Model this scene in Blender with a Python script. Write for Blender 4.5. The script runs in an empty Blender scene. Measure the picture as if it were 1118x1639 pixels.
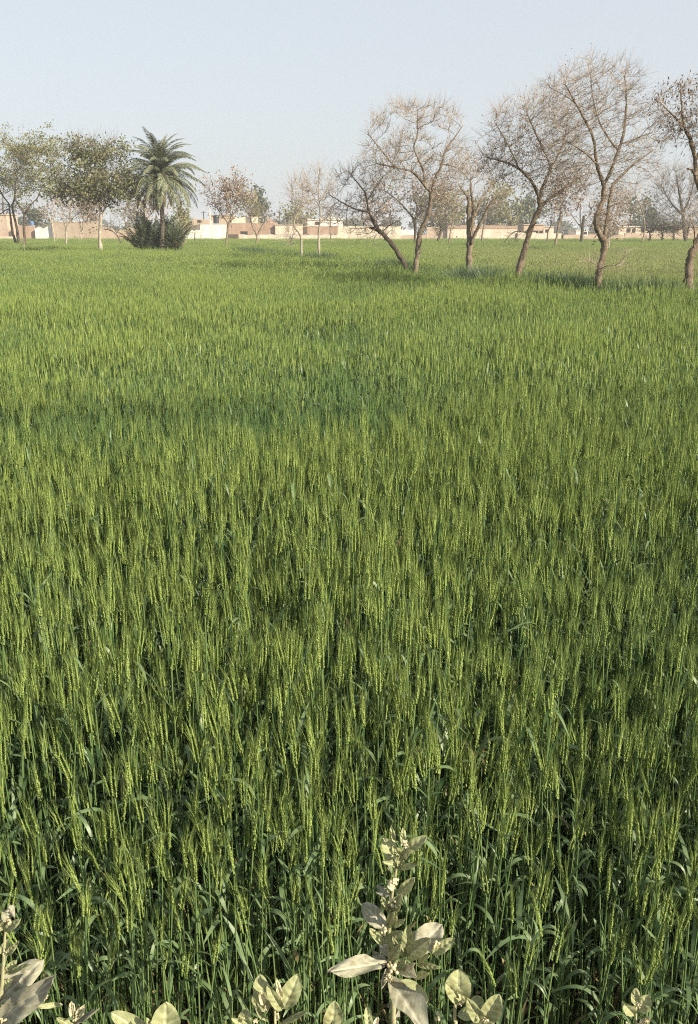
import bpy, math, random
import numpy as np
from mathutils import Vector, Matrix

R = math.radians
S = bpy.context.scene
C = S.collection

# ------------------------------------------------------------------ camera
CAM_H = 2.0
FOC = 1400.0                      # focal length in photo pixels (photo 1118 x 1639)
TH = math.atan((819.5 - 370.0) / FOC)
cam = bpy.data.cameras.new('camera')
cam.sensor_fit = 'VERTICAL'
cam.sensor_height = 24.0
cam.sensor_width = 24.0
cam.lens = 24.0 * FOC / 1639.0
cam.clip_start = 0.05
cam.clip_end = 5000
camo = bpy.data.objects.new('camera', cam)
camo.location = (0, 0, CAM_H)
camo.rotation_euler = (math.pi / 2 - TH, 0, 0)
C.objects.link(camo)
S.camera = camo

# ------------------------------------------------------------------ sky, sun, exposure
SUN_AZ, SUN_EL = 124.0, 29.0      # azimuth clockwise from +Y
world = bpy.data.worlds.new('World')
S.world = world
world.use_nodes = True
wn, wl = world.node_tree.nodes, world.node_tree.links
sky = wn.new('ShaderNodeTexSky')
sky.sky_type = 'NISHITA'
sky.sun_disc = False
sky.sun_elevation = R(SUN_EL)
sky.sun_rotation = R(SUN_AZ)
sky.altitude = 150
sky.air_density = 1.0
sky.dust_density = 3.5
sky.ozone_density = 1.0
mixw = wn.new('ShaderNodeMix')
mixw.data_type = 'RGBA'
mixw.inputs[0].default_value = 0.68       # even veil of high haze over the clear sky
mixw.inputs[7].default_value = (5.7, 6.0, 6.2, 1)
wl.new(sky.outputs[0], mixw.inputs[6])
wl.new(mixw.outputs[2], wn['Background'].inputs[0])
wn['Background'].inputs[1].default_value = 0.081
sun = bpy.data.lights.new('sun', 'SUN')
sun.energy = 5.0
sun.angle = R(0.6)
sun.color = (1.0, 0.89, 0.70)
suno = bpy.data.objects.new('sun', sun)
az, el = R(SUN_AZ), R(SUN_EL)
to_sun = Vector((math.sin(az) * math.cos(el), math.cos(az) * math.cos(el), math.sin(el)))
suno.rotation_euler = (-to_sun).to_track_quat('-Z', 'Y').to_euler()
suno.location = (20, -20, 30)
C.objects.link(suno)
S.view_settings.view_transform = 'Standard'
S.view_settings.look = 'None'
S.view_settings.exposure = 0.9
S.view_settings.gamma = 1.0
S.view_settings.use_curve_mapping = False
S.cycles.use_denoising = False
S.cycles.denoiser = 'OPENIMAGEDENOISE'
S.cycles.denoising_input_passes = 'RGB_ALBEDO_NORMAL'
S.cycles.max_bounces = 6
S.cycles.diffuse_bounces = 3
S.cycles.transmission_bounces = 3
S.cycles.transparent_max_bounces = 4
S.cycles.volume_bounces = 0
S.cycles.caustics_reflective = False
S.cycles.caustics_refractive = False
S.cycles.pixel_filter_type = 'BLACKMAN_HARRIS'
S.cycles.filter_width = 1.1

# ------------------------------------------------------------------ helpers
_ct, _st = math.cos(TH), math.sin(TH)


def P(px, py, d):
    """the point of the place at ground distance d seen at photo pixel px, py"""
    u, v = (px - 559.0) / FOC, (819.5 - py) / FOC
    y = v * _st + _ct
    z = v * _ct - _st
    k = d / y
    return np.array((u * k, d, CAM_H + z * k))


def unit(v):
    return v / (np.linalg.norm(v) + 1e-12)


def mesh_np(name, V, F, mats=None, mat_idx=None, smooth=False):
    """F: array (n,3) or (n,4), or a list of such arrays"""
    V = np.asarray(V, dtype=np.float32)
    if not isinstance(F, list):
        F = [F]
    F = [np.asarray(f, dtype=np.int32) for f in F if len(f)]
    me = bpy.data.meshes.new(name)
    me.vertices.add(len(V))
    me.vertices.foreach_set('co', V.ravel())
    nl = sum(f.size for f in F)
    npoly = sum(len(f) for f in F)
    me.loops.add(nl)
    me.polygons.add(npoly)
    me.loops.foreach_set('vertex_index', np.concatenate([f.ravel() for f in F]))
    tot = np.concatenate([np.full(len(f), f.shape[1], np.int32) for f in F])
    start = np.concatenate([[0], np.cumsum(tot)[:-1]]).astype(np.int32)
    me.polygons.foreach_set('loop_start', start)
    me.polygons.foreach_set('loop_total', tot)
    if mat_idx is not None:
        me.polygons.foreach_set('material_index', np.asarray(mat_idx, np.int32))
    me.polygons.foreach_set('use_smooth', np.full(npoly, bool(smooth)))
    for m in (mats or []):
        me.materials.append(m)
    me.update(calc_edges=True)
    me.validate()
    return me


def ob(name, me, parent=None, loc=None):
    o = bpy.data.objects.new(name, me)
    C.objects.link(o)
    if parent is not None:
        o.parent = parent
    if loc is not None:
        o.location = loc
    return o


def tag(o, label=None, cat=None, group=None, kind=None):
    if label:
        o['label'] = label
    if cat:
        o['category'] = cat
    if group:
        o['group'] = group
    if kind:
        o['kind'] = kind
    return o


def empty(name, loc, label, cat, group=None):
    o = bpy.data.objects.new(name, None)
    o.empty_display_size = 0.1
    o.location = loc
    C.objects.link(o)
    return tag(o, label, cat, group)


class Geo:
    """collects polygons with a material slot each"""
    def __init__(s):
        s.V, s.T, s.Q, s.tm, s.qm, s.n = [], [], [], [], [], 0

    def add(s, V, tris=None, quads=None, m=0):
        V = np.asarray(V, float)
        if tris is not None and len(tris):
            s.T.append(np.asarray(tris, np.int32) + s.n)
            s.tm.append(np.full(len(tris), m))
        if quads is not None and len(quads):
            s.Q.append(np.asarray(quads, np.int32) + s.n)
            s.qm.append(np.full(len(quads), m))
        s.V.append(V)
        s.n += len(V)

    def merge(s, g, M=None, off=None):
        if not g.n:
            return
        V = np.concatenate(g.V)
        if M is not None:
            V = V @ np.asarray(M).T
        if off is not None:
            V = V + off
        b = s.n
        s.V.append(V)
        s.n += len(V)
        s.T += [t + b for t in g.T]
        s.tm += g.tm
        s.Q += [q + b for q in g.Q]
        s.qm += g.qm

    def mesh(s, name, mats, smooth=True):
        V = np.concatenate(s.V)
        F, mi = [], []
        if s.T:
            F.append(np.concatenate(s.T))
            mi.append(np.concatenate(s.tm))
        if s.Q:
            F.append(np.concatenate(s.Q))
            mi.append(np.concatenate(s.qm))
        return mesh_np(name, V, F, mats, np.concatenate(mi), smooth)


# smooth value noise in the plane (numpy), for the field and the walls
_rngn = np.random.default_rng(5)
_lat = _rngn.random((64, 64))


def vnoise(x, y):
    x = np.asarray(x, float)
    y = np.asarray(y, float)
    xi, yi = np.floor(x).astype(int), np.floor(y).astype(int)
    fx, fy = x - xi, y - yi
    fx, fy = fx * fx * (3 - 2 * fx), fy * fy * (3 - 2 * fy)
    a, b = _lat[xi % 64, yi % 64], _lat[(xi + 1) % 64, yi % 64]
    c, d = _lat[xi % 64, (yi + 1) % 64], _lat[(xi + 1) % 64, (yi + 1) % 64]
    return (a * (1 - fx) + b * fx) * (1 - fy) + (c * (1 - fx) + d * fx) * fy


# ------------------------------------------------------------------ materials
def new_mat(name):
    m = bpy.data.materials.new(name)
    m.use_nodes = True
    nt = m.node_tree
    nt.nodes.clear()
    out = nt.nodes.new('ShaderNodeOutputMaterial')
    return m, nt, out


def N(nt, t, **kw):
    n = nt.nodes.new(t)
    for k, v in kw.items():
        setattr(n, k, v)
    return n


def ramp(nt, fac, stops):
    r = nt.nodes.new('ShaderNodeValToRGB')
    e = r.color_ramp.elements
    while len(e) < len(stops):
        e.new(0.5)
    for i, (p, c) in enumerate(stops):
        e[i].position = p
        e[i].color = (*c, 1)
    nt.links.new(fac, r.inputs[0])
    return r.outputs[0]


def mixc(nt, fac, a, b, mode='MIX'):
    m = nt.nodes.new('ShaderNodeMix')
    m.data_type = 'RGBA'
    m.blend_type = mode
    for i, v in ((0, fac), (6, a), (7, b)):
        if hasattr(v, 'links') or hasattr(v, 'is_linked'):
            nt.links.new(v, m.inputs[i])
        elif i == 0:
            m.inputs[0].default_value = v
        else:
            m.inputs[i].default_value = (*v, 1)
    return m.outputs[2]


def bsdf(nt, out, col, rough=0.8, spec=0.3, bump=None, bstr=0.3, bdist=0.02, trans=0.0, tcol=None):
    p = N(nt, 'ShaderNodeBsdfPrincipled')
    if isinstance(col, tuple):
        p.inputs['Base Color'].default_value = (*col, 1)
    else:
        nt.links.new(col, p.inputs['Base Color'])
    p.inputs['Roughness'].default_value = rough
    p.inputs['Specular IOR Level'].default_value = spec
    if bump is not None:
        b = N(nt, 'ShaderNodeBump')
        b.inputs['Strength'].default_value = bstr
        b.inputs['Distance'].default_value = bdist
        nt.links.new(bump, b.inputs['Height'])
        nt.links.new(b.outputs[0], p.inputs['Normal'])
    if trans > 0:
        t = N(nt, 'ShaderNodeBsdfTranslucent')
        if tcol is None:
            tcol = col
        if isinstance(tcol, tuple):
            t.inputs[0].default_value = (*tcol, 1)
        else:
            nt.links.new(tcol, t.inputs[0])
        mx = N(nt, 'ShaderNodeMixShader')
        mx.inputs[0].default_value = trans
        nt.links.new(p.outputs[0], mx.inputs[1])
        nt.links.new(t.outputs[0], mx.inputs[2])
        nt.links.new(mx.outputs[0], out.inputs[0])
    else:
        nt.links.new(p.outputs[0], out.inputs[0])
    return p


def noise(nt, scale, detail=4, rough=0.55, vec=None):
    n = N(nt, 'ShaderNodeTexNoise')
    n.inputs['Scale'].default_value = scale
    n.inputs['Detail'].default_value = detail
    n.inputs['Roughness'].default_value = rough
    if vec is not None:
        nt.links.new(vec, n.inputs['Vector'])
    return n.outputs['Fac']


def coords(nt, scale=(1, 1, 1), kind='Object'):
    tc = N(nt, 'ShaderNodeTexCoord')
    mp = N(nt, 'ShaderNodeMapping')
    mp.inputs['Scale'].default_value = scale
    nt.links.new(tc.outputs[kind], mp.inputs['Vector'])
    return mp.outputs[0]


def mat_plant(name, c1, c2, c3, trans=0.25, rough=0.55, spec=0.3, patch=None, back=None):
    """leaf-like: colour varies from piece to piece; 'patch' is a growth map carried by the field's points"""
    m, nt, out = new_mat(name)
    g = N(nt, 'ShaderNodeNewGeometry')
    oi = N(nt, 'ShaderNodeObjectInfo')
    ad = N(nt, 'ShaderNodeMath', operation='ADD')
    nt.links.new(g.outputs['Random Per Island'], ad.inputs[0])
    nt.links.new(oi.outputs['Random'], ad.inputs[1])
    fr = N(nt, 'ShaderNodeMath', operation='FRACT')
    nt.links.new(ad.outputs[0], fr.inputs[0])
    col = ramp(nt, fr.outputs[0], [(0.0, c1), (0.5, c2), (1.0, c3)])
    if patch is not None:
        at = N(nt, 'ShaderNodeAttribute', attribute_type='INSTANCER', attribute_name='patch')
        col = mixc(nt, at.outputs['Fac'], col, patch)
        ar = N(nt, 'ShaderNodeAttribute', attribute_type='INSTANCER', attribute_name='ripe')
        col = mixc(nt, ar.outputs['Fac'], col, (0.27, 0.29, 0.12))
    if back is not None:
        col = mixc(nt, g.outputs['Backfacing'], col, back)
    bsdf(nt, out, col, rough, spec, trans=trans)
    return m


M = {}
M['stem'] = mat_plant('wheat_stem', (0.09, 0.158, 0.052), (0.118, 0.19, 0.064), (0.155, 0.222, 0.076), 0.10, 0.5, 0.3, (0.06, 0.125, 0.058))
M['leaf'] = mat_plant('wheat_leaf', (0.055, 0.11, 0.045), (0.08, 0.145, 0.055), (0.11, 0.18, 0.07), 0.2, 0.45, 0.45, (0.04, 0.09, 0.05), back=(0.13, 0.195, 0.085))
M['ear'] = mat_plant('wheat_ear', (0.155, 0.23, 0.05), (0.215, 0.29, 0.07), (0.30, 0.355, 0.115), 0.15, 0.6, 0.25, (0.10, 0.175, 0.06))
M['awn'] = mat_plant('wheat_awn', (0.145, 0.215, 0.05), (0.195, 0.265, 0.07), (0.265, 0.315, 0.11), 0.3, 0.6, 0.2, (0.095, 0.165, 0.06))
M['dryblade'] = mat_plant('wheat_dry_leaf', (0.20, 0.17, 0.08), (0.30, 0.25, 0.12), (0.38, 0.32, 0.17), 0.2, 0.7, 0.2)
WM = [M['stem'], M['leaf'], M['ear'], M['awn'], M['dryblade']]


def mat_bark(name, c1, c2, c3, sc=6.0):
    m, nt, out = new_mat(name)
    v = coords(nt, (sc, sc, sc * 0.28))
    f = noise(nt, 3.0, 6, 0.65, v)
    col = ramp(nt, f, [(0.28, c1), (0.52, c2), (0.75, c3)])
    f2 = noise(nt, 9.0, 5, 0.7, v)
    bsdf(nt, out, col, 0.9, 0.15, bump=f2, bstr=1.0, bdist=0.06)
    return m


M['bark'] = mat_bark('bark_grey_tan', (0.11, 0.085, 0.06), (0.26, 0.205, 0.15), (0.44, 0.37, 0.29))
M['bark_pale'] = mat_bark('bark_pale', (0.22, 0.18, 0.13), (0.45, 0.39, 0.31), (0.62, 0.56, 0.47))
M['bark_dark'] = mat_bark('bark_dark', (0.045, 0.036, 0.028), (0.10, 0.08, 0.062), (0.19, 0.155, 0.125))
M['twig'] = mat_plant('twig_tan', (0.26, 0.21, 0.165), (0.345, 0.285, 0.23), (0.45, 0.385, 0.315), 0.0, 0.85, 0.15)
M['twig_grey'] = mat_plant('twig_grey', (0.13, 0.11, 0.09), (0.19, 0.16, 0.13), (0.26, 0.22, 0.18), 0.0, 0.85, 0.15)
M['pod'] = mat_plant('dry_pod', (0.085, 0.055, 0.04), (0.14, 0.095, 0.07), (0.23, 0.165, 0.12), 0.1, 0.8, 0.15)
M['dryleaf'] = mat_plant('dry_leaf', (0.22, 0.15, 0.10), (0.30, 0.225, 0.16), (0.38, 0.30, 0.23), 0.15, 0.8, 0.15)
M['olive'] = mat_plant('olive_leaf', (0.12, 0.135, 0.045), (0.20, 0.20, 0.075), (0.32, 0.28, 0.12), 0.25, 0.6, 0.3)
M['green'] = mat_plant('green_leaf', (0.08, 0.10, 0.04), (0.14, 0.155, 0.065), (0.28, 0.25, 0.13), 0.22, 0.6, 0.3)
M['fargreen'] = mat_plant('far_leaf', (0.045, 0.065, 0.03), (0.07, 0.09, 0.04), (0.11, 0.12, 0.055), 0.2, 0.7, 0.2)
M['palmleaf'] = mat_plant('palm_leaflet', (0.10, 0.125, 0.07), (0.15, 0.175, 0.10), (0.22, 0.24, 0.15), 0.15, 0.45, 0.5)
M['palmdry'] = mat_plant('palm_dry', (0.20, 0.16, 0.085), (0.29, 0.24, 0.14), (0.36, 0.31, 0.19), 0.15, 0.7, 0.2)
M['rachis'] = mat_plant('palm_rachis', (0.18, 0.17, 0.07), (0.24, 0.22, 0.10), (0.28, 0.24, 0.12), 0.0, 0.6, 0.3)
M['palmbush'] = mat_plant('palm_sucker', (0.065, 0.095, 0.05), (0.11, 0.14, 0.075), (0.18, 0.19, 0.11), 0.15, 0.5, 0.4)


def mat_soil():
    m, nt, out = new_mat('soil')
    v = coords(nt)
    f = noise(nt, 3.0, 8, 0.65, v)
    col = ramp(nt, f, [(0.3, (0.045, 0.034, 0.022)), (0.55, (0.085, 0.064, 0.042)), (0.8, (0.15, 0.115, 0.08))])
    f2 = noise(nt, 22.0, 6, 0.7, v)
    bsdf(nt, out, col, 0.95, 0.1, bump=f2, bstr=0.8, bdist=0.04)
    return m


def mat_plaster(name, base, dark, brick=None, amt=0.5, sc=0.7):
    """weathered plaster with stains; where 'brick' is given it shows through in patches"""
    m, nt, out = new_mat(name)
    v = coords(nt)
    f = noise(nt, sc, 7, 0.65, v)
    col = ramp(nt, f, [(0.3, dark), (0.62, base)])
    vs = coords(nt, (2.5, 2.5, 0.25))
    st = noise(nt, 1.2, 5, 0.6, vs)
    st2 = ramp(nt, st, [(0.4, (0.86, 0.83, 0.79)), (0.65, (1, 1, 1))])
    col = mixc(nt, 1.0, col, st2, 'MULTIPLY')
    if brick is not None:
        f3 = noise(nt, sc * 0.8 + 0.3, 6, 0.7, v)
        mk = N(nt, 'ShaderNodeMapRange')
        mk.inputs[1].default_value = 0.68 - 0.35 * amt
        mk.inputs[2].default_value = 0.68 - 0.35 * amt
        nt.links.new(f3, mk.inputs[0])
        bt = N(nt, 'ShaderNodeTexBrick')
        tc = N(nt, 'ShaderNodeTexCoord')
        sp = N(nt, 'ShaderNodeSeparateXYZ')
        cb = N(nt, 'ShaderNodeCombineXYZ')
        nt.links.new(tc.outputs['Object'], sp.inputs[0])
        nt.links.new(sp.outputs[0], cb.inputs[0])
        nt.links.new(sp.outputs[2], cb.inputs[1])
        nt.links.new(cb.outputs[0], bt.inputs['Vector'])
        bt.inputs['Scale'].default_value = 1.0
        bt.inputs['Brick Width'].default_value = 0.24
        bt.inputs['Row Height'].default_value = 0.085
        bt.inputs['Mortar Size'].default_value = 0.01
        bt.inputs['Color1'].default_value = (*brick, 1)
        bt.inputs['Color2'].default_value = (*[c * 0.72 for c in brick], 1)
        bt.inputs['Mortar'].default_value = (0.36, 0.31, 0.26, 1)
        vb = mixc(nt, 0.45, bt.outputs[0], ramp(nt, noise(nt, 1.6, 6, 0.7, v), [(0.3, tuple(c * 0.6 for c in brick)), (0.7, tuple(min(c * 1.5, 0.7) for c in brick))]))
        col = mixc(nt, mk.outputs[0], col, vb)
    f2 = noise(nt, 8.0, 5, 0.7, v)
    bsdf(nt, out, col, 0.92, 0.12, bump=f2, bstr=0.4, bdist=0.03)
    return m


M['soil'] = mat_soil()
M['white'] = mat_plaster('whitewash', (0.80, 0.78, 0.74), (0.68, 0.65, 0.60))
M['cream'] = mat_plaster('cream_plaster', (0.68, 0.61, 0.50), (0.57, 0.50, 0.40))
M['creamrough'] = mat_plaster('rough_whitewash', (0.72, 0.66, 0.54), (0.48, 0.40, 0.30), (0.40, 0.24, 0.15), 0.42, 1.6)
M['tan'] = mat_plaster('mud_plaster', (0.47, 0.39, 0.30), (0.40, 0.325, 0.245), (0.38, 0.27, 0.20), 0.15)
M['brick'] = mat_plaster('brick_wall', (0.43, 0.31, 0.235), (0.36, 0.255, 0.19), (0.37, 0.25, 0.185), 0.9)
M['brickpale'] = mat_plaster('pale_brick_wall', (0.52, 0.42, 0.33), (0.44, 0.34, 0.265), (0.43, 0.30, 0.225), 0.6)
M['darkgrey'] = mat_plaster('grey_sheet', (0.22, 0.20, 0.18), (0.15, 0.14, 0.125))  # plain dark grey, shared by the sheet fence, one parapet and the shed


def mat_plain(name, col, rough=0.7, spec=0.3):
    m, nt, out = new_mat(name)
    v = coords(nt)
    f = noise(nt, 4.0, 5, 0.6, v)
    c = ramp(nt, f, [(0.3, tuple(x * 0.75 for x in col)), (0.7, col)])
    bsdf(nt, out, c, rough, spec)
    return m


M['wood'] = mat_plain('old_wood', (0.12, 0.085, 0.06))
M['dark'] = mat_plain('dark_opening', (0.05, 0.042, 0.036), 0.9, 0.1)
M['blue'] = mat_plain('blue_plastic', (0.10, 0.19, 0.36), 0.45, 0.4)
M['black'] = mat_plain('black_plastic', (0.035, 0.04, 0.045), 0.4, 0.5)
M['metal'] = mat_plain('grey_metal', (0.42, 0.42, 0.42), 0.45, 0.5)
M['paint'] = mat_plain('white_paint', (0.75, 0.75, 0.73), 0.5, 0.4)
M['log'] = mat_plain('log_bark', (0.10, 0.08, 0.06), 0.9, 0.1)

# ------------------------------------------------------------------ ground: one sheet, with the bank the camera stands on
ys = [-800, -300, -100, -30, -8, -2, 0.2, 0.6, 0.8, 0.95, 1.1, 1.25, 1.5, 2, 3, 5, 8, 12, 20, 35, 60, 90, 130, 200, 400, 800]
xs = [-800, -400, -200, -100, -60, -40, -25, -15, -10] + [i * 0.5 for i in range(-12, 13)] + [10, 15, 25, 40, 60, 100, 200, 400, 800]
gv = []
for y in ys:
    for x in xs:
        t = min(max((1.3 - y) / 0.75, 0), 1)
        z = 0.42 * t * t * (3 - 2 * t)
        if abs(x) < 12 and -3 < y < 15:
            z += 0.05 * (float(vnoise(x * 1.3 + 9, y * 2.1)) - 0.5)
        gv.append((x, y, z))
nx = len(xs)
gf = [(j * nx + i, j * nx + i + 1, (j + 1) * nx + i + 1, (j + 1) * nx + i) for j in range(len(ys) - 1) for i in range(nx - 1)]
gnd = ob('ground', mesh_np('ground', gv, np.array(gf), [M['soil']], smooth=True))
tag(gnd, 'brown soil of the field and the bank in front of it', 'ground', kind='structure')


# ------------------------------------------------------------------ walls and houses at the far edge of the field
def prism(x0, x1, y0, y1, ztop, z0=-0.05, rough=0.0, seed=0, step=0.6):
    """an upright wall block whose top line may be broken (ruined)"""
    n = max(2, int((x1 - x0) / step) + 1) if rough > 0 else 2
    xx = np.linspace(x0, x1, n)
    rg = np.random.default_rng(seed)
    zt = np.full(n, ztop) - rough * rg.random(n) ** 2
    V = []
    for y in (y0, y1):
        for i in range(n):
            V.append((xx[i], y, z0))
        for i in range(n):
            V.append((xx[i], y, zt[i]))
    Q = []
    b = 2 * n
    for i in range(n - 1):
        Q += [(i, i + 1, n + i + 1, n + i), (b + i + 1, b + i, b + n + i, b + n + i + 1),
              (n + i, n + i + 1, b + n + i + 1, b + n + i)]
    Q += [(b, 0, n, b + n), (n - 1, b + n - 1, b + 2 * n - 1, 2 * n - 1)]
    return np.array(V), np.array(Q)


def X(px, d):
    return float(P(px, 378, d)[0])


def Z(py, d):
    return float(P(559, py, d)[2])


def block(name, px0, px1, pyt, d, th, mat, parent=None, pyb=None, rough=0.0, seed=0, extra=0.0):
    """mesh object at its own place: a block seen between px0..px1 with its top at pyt, at distance d"""
    x0, x1 = X(px0, d), X(px1, d)
    zt = Z(pyt, d)
    z0 = Z(pyb, d) if pyb is not None else 0.0
    w = x1 - x0
    V, Q = prism(-w / 2 - extra, w / 2 + extra, 0, th, zt - z0, 0.0 if pyb is not None else -0.1, rough, seed)
    o = ob(name, mesh_np(name, V, Q, [mat]))
    loc = Vector(((x0 + x1) / 2, d, z0))
    if parent is not None:
        o.parent = parent
        loc = loc - parent.location
    o.location = loc
    return o


def wall_thing(name, label, px0, px1, pyt, d, mat, th=0.35, rough=0.0, seed=0, coping=None, cap_px=2.0):
    root = empty(name, (X((px0 + px1) / 2, d), d, 0), label, 'wall')
    root['kind'] = 'thing'
    block('wall_face', px0, px1, pyt, d, th, mat, root, rough=rough, seed=seed)
    if coping is not None:
        o = block('coping', px0, px1, pyt - cap_px, d - 0.05, th + 0.1, coping, root, pyb=pyt - 0.02, rough=0.12, seed=seed + 3)
    return root


def house(label, px0, px1, pyt, d, mat, th=4.5, openings=(), roof=True, rough=0.0, seed=0, roofmat=None, cat='house', pyb=None):
    z0 = Z(pyb, d) if pyb is not None else 0
    root = empty('house', (X((px0 + px1) / 2, d), d, z0), label, cat)
    block('house_wall', px0, px1, pyt, d, th, mat, root, rough=rough, seed=seed, pyb=pyb)
    if roof:
        block('roof', px0 - 0.8, px1 + 0.8, pyt - 1.4, d - 0.12, th + 0.24, roofmat or mat, root, pyb=pyt - 0.02)
    for (kind, a, b, t, bt) in openings:
        f = block(kind, a, b, t, d - 0.06, 0.08, M['wood'], root, pyb=bt)
        if kind == 'window':
            x0, x1, zt, zb = X(a, d), X(b, d), Z(t, d), Z(bt, d)
            ww, hh = (x1 - x0), (zt - zb)
            V, Q = prism(-ww * 0.38, ww * 0.38, -0.02, 0.02, hh * 0.88, hh * 0.14)
            ob('pane', mesh_np('pane', V, Q, [M['dark']]), f)
    return root


WD = 129.0
# left end
house('orange plastered house corner at the far left edge behind the leafy trees', -30, 14, 344, 138, M['brickpale'], openings=[('window', -12, -4, 350, 358)])
wall_thing('boundary_wall', 'low pinkish brick wall at the far left edge below the orange house', -45, 21, 367, 131, M['brickpale'], rough=0.15, seed=1)
wall_thing('kerb_wall', 'very low whitewashed kerb wall at the far left field edge', -45, 22, 378.5, 128.6, M['cream'], rough=0.05, seed=2)
wall_thing('boundary_wall', 'short red brick wall behind the double trunk of the left leafy tree', 27, 56.5, 360.5, 130, M['brick'], rough=0.15, seed=3)
wall_thing('boundary_wall', 'broken whitewashed wall right of the blue water tank', 57, 85, 361.5, 129.5, M['white'], rough=0.45, seed=4)
wall_thing('boundary_wall', 'tall mud plastered tan wall with flat coping behind the dark leafy tree', 85, 158, 356.5, WD, M['tan'], coping=M['tan'])
for (a, b) in ((112, 124), ):
    pass
wall_thing('boundary_wall', 'ruined brick wall with crumbled top between tan wall and palm clump', 158.5, 222, 362, 129.3, M['brickpale'], rough=1.1, seed=6)
# white wall beside the palm
wall_thing('boundary_wall', 'bright whitewashed wall, lower stepped end beside the palm clump', 268, 321, 368, 128.7, M['white'])
wall_thing('boundary_wall', 'bright whitewashed wall, taller part ending at the brick house', 321.3, 363, 359.5, 128.7, M['white'])
wall_thing('sheet_fence', 'grey sheet metal fence standing behind the lower white wall', 293, 321, 360, 129.8, M['darkgrey'])
house('small brick shed behind the white wall left of the white pole', 309, 336, 350, 142, M['brickpale'], openings=[('window', 318, 323, 352, 356)], rough=0.2, roof=False, seed=9)
house('beige block house behind the white wall next to the black tank', 336.5, 364, 345, 146, M['tan'])
# brick house
house('long red brick house with cream parapets right of the white wall', 363.4, 441, 357, 131, M['brick'], th=6,
      openings=[('door', 366, 373.5, 375, 384.5), ('door', 374, 381.5, 375, 384.5), ('window', 386, 397, 370, 376)], roof=False)
wall_thing('parapet_wall', 'cream parapet on the brick house roof behind the round pale tree', 372, 394, 346.5, 133.5, M['cream'], rough=0.25, seed=10)
wall_thing('parapet_wall', 'grey parapet between the two cream parapets', 394.3, 402.5, 347, 133.6, M['darkgrey'])
wall_thing('parapet_wall', 'short cream parapet on the brick house roof right of the grey one', 403, 414, 346.5, 133.5, M['cream'], rough=0.2, seed=11)
wall_thing('parapet_wall', 'brick stub rising at the right corner of the brick house', 428, 441, 347, 132.6, M['brick'], rough=0.9, seed=12)
wall_thing('boundary_wall', 'long low cream wall running in front of the brick houses', 383, 541, 375.5, 128.2, M['cream'], coping=M['white'], cap_px=0.8)
wall_thing('boundary_wall', 'cream plastered wall with pale coping between the brick houses', 441.3, 485, 361, 130.5, M['cream'], coping=M['tan'])
house('red brick house with dark door and white upper storey in the middle', 485.3, 541, 362, 131, M['brick'], th=6,
      openings=[('door', 486, 492.5, 363, 376)], roof=False)
house('white upper storey on the middle brick house with cream roof block', 493, 549, 352, 133, M['white'], th=3.5, openings=[('window', 505, 512, 355, 360)])
house('small cream roof block on the white upper storey in the middle', 524, 545, 346.5, 134.5, M['cream'], th=2, rough=0.3, seed=14, roof=False)
wall_thing('boundary_wall', 'rough whitewashed wall with bare patches behind the leaning tree', 541.3, 642, 361.5, 128.6, M['creamrough'], rough=0.12, seed=15)
wall_thing('boundary_wall', 'small white wall panel right of the rough whitewashed wall', 642.4, 664, 367.5, 130.2, M['white'])
wall_thing('boundary_wall', 'low brick wall below the small white panel behind the forked tree', 642.4, 683, 375.5, 128.9, M['brickpale'], rough=0.2, seed=17)
wall_thing('boundary_wall', 'plain pinkish brick wall just right of the forked tree trunk', 683.3, 716, 363, 129.2, M['brickpale'], rough=0.12, seed=18)
wall_thing('boundary_wall', 'long cream wall topped with brick courses behind the twin stemmed tree', 716.3, 828, 366, 128.8, M['cream'], coping=M['brick'], cap_px=5.5)
wall_thing('boundary_wall', 'cream wall section with thin brick top behind the slanting tree', 828.3, 858, 372, 128.6, M['cream'])
house('pale brick house with flat roof and dark low opening behind the slanting tree', 838, 870, 360, 136, M['brickpale'],
      openings=[('window', 853, 862, 369, 374), ('window', 864, 869, 369, 374)])
house('small cream house with flat roof right of the pale brick house', 870.5, 886, 364, 139, M['cream'], openings=[('window', 873, 878, 367, 372)])
wall_thing('boundary_wall', 'low cream wall with a narrow dark gap right of slanting tree', 858.3, 899, 373.5, 128.7, M['cream'], rough=0.1, seed=20)
wall_thing('gap_block', 'narrow dark block filling the gap in the low cream wall', 899.3, 902, 376.5, 128.7, M['dark'])  # solid block; its dark colour stands in for the open gap
wall_thing('boundary_wall', 'low pinkish mud wall running behind the tallest tree', 902.3, 1000, 375, 128.7, M['brickpale'], rough=0.2, seed=21)
house('white block house behind the low wall left of the tallest tree', 922, 941, 369, 136, M['white'], openings=[('window', 935, 940, 371, 375)])
house('grey roofed shed behind the low wall near the tallest tree', 941.5, 955, 372, 137, M['darkgrey'])
wall_thing('boundary_wall', 'low pinkish mud wall at right behind the small stubby trunks', 1000.3, 1150, 372.5, 128.7, M['brickpale'], rough=0.25, seed=22)
house('long pale veranda house with flat roof slab and dark openings at right', 990, 1064, 363.5, 140, M['cream'],
      openings=[('window', 1003, 1009, 365, 372), ('window', 1012, 1017, 365, 372), ('window', 1027, 1033, 365, 372), ('window', 1040, 1046, 365, 372)], roofmat=M['white'])
house('small orange house with flat roof at the far right behind the domed bare tree', 1086, 1150, 363.5, 141, M['tan'], openings=[('window', 1097, 1103, 366, 372)])


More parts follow.
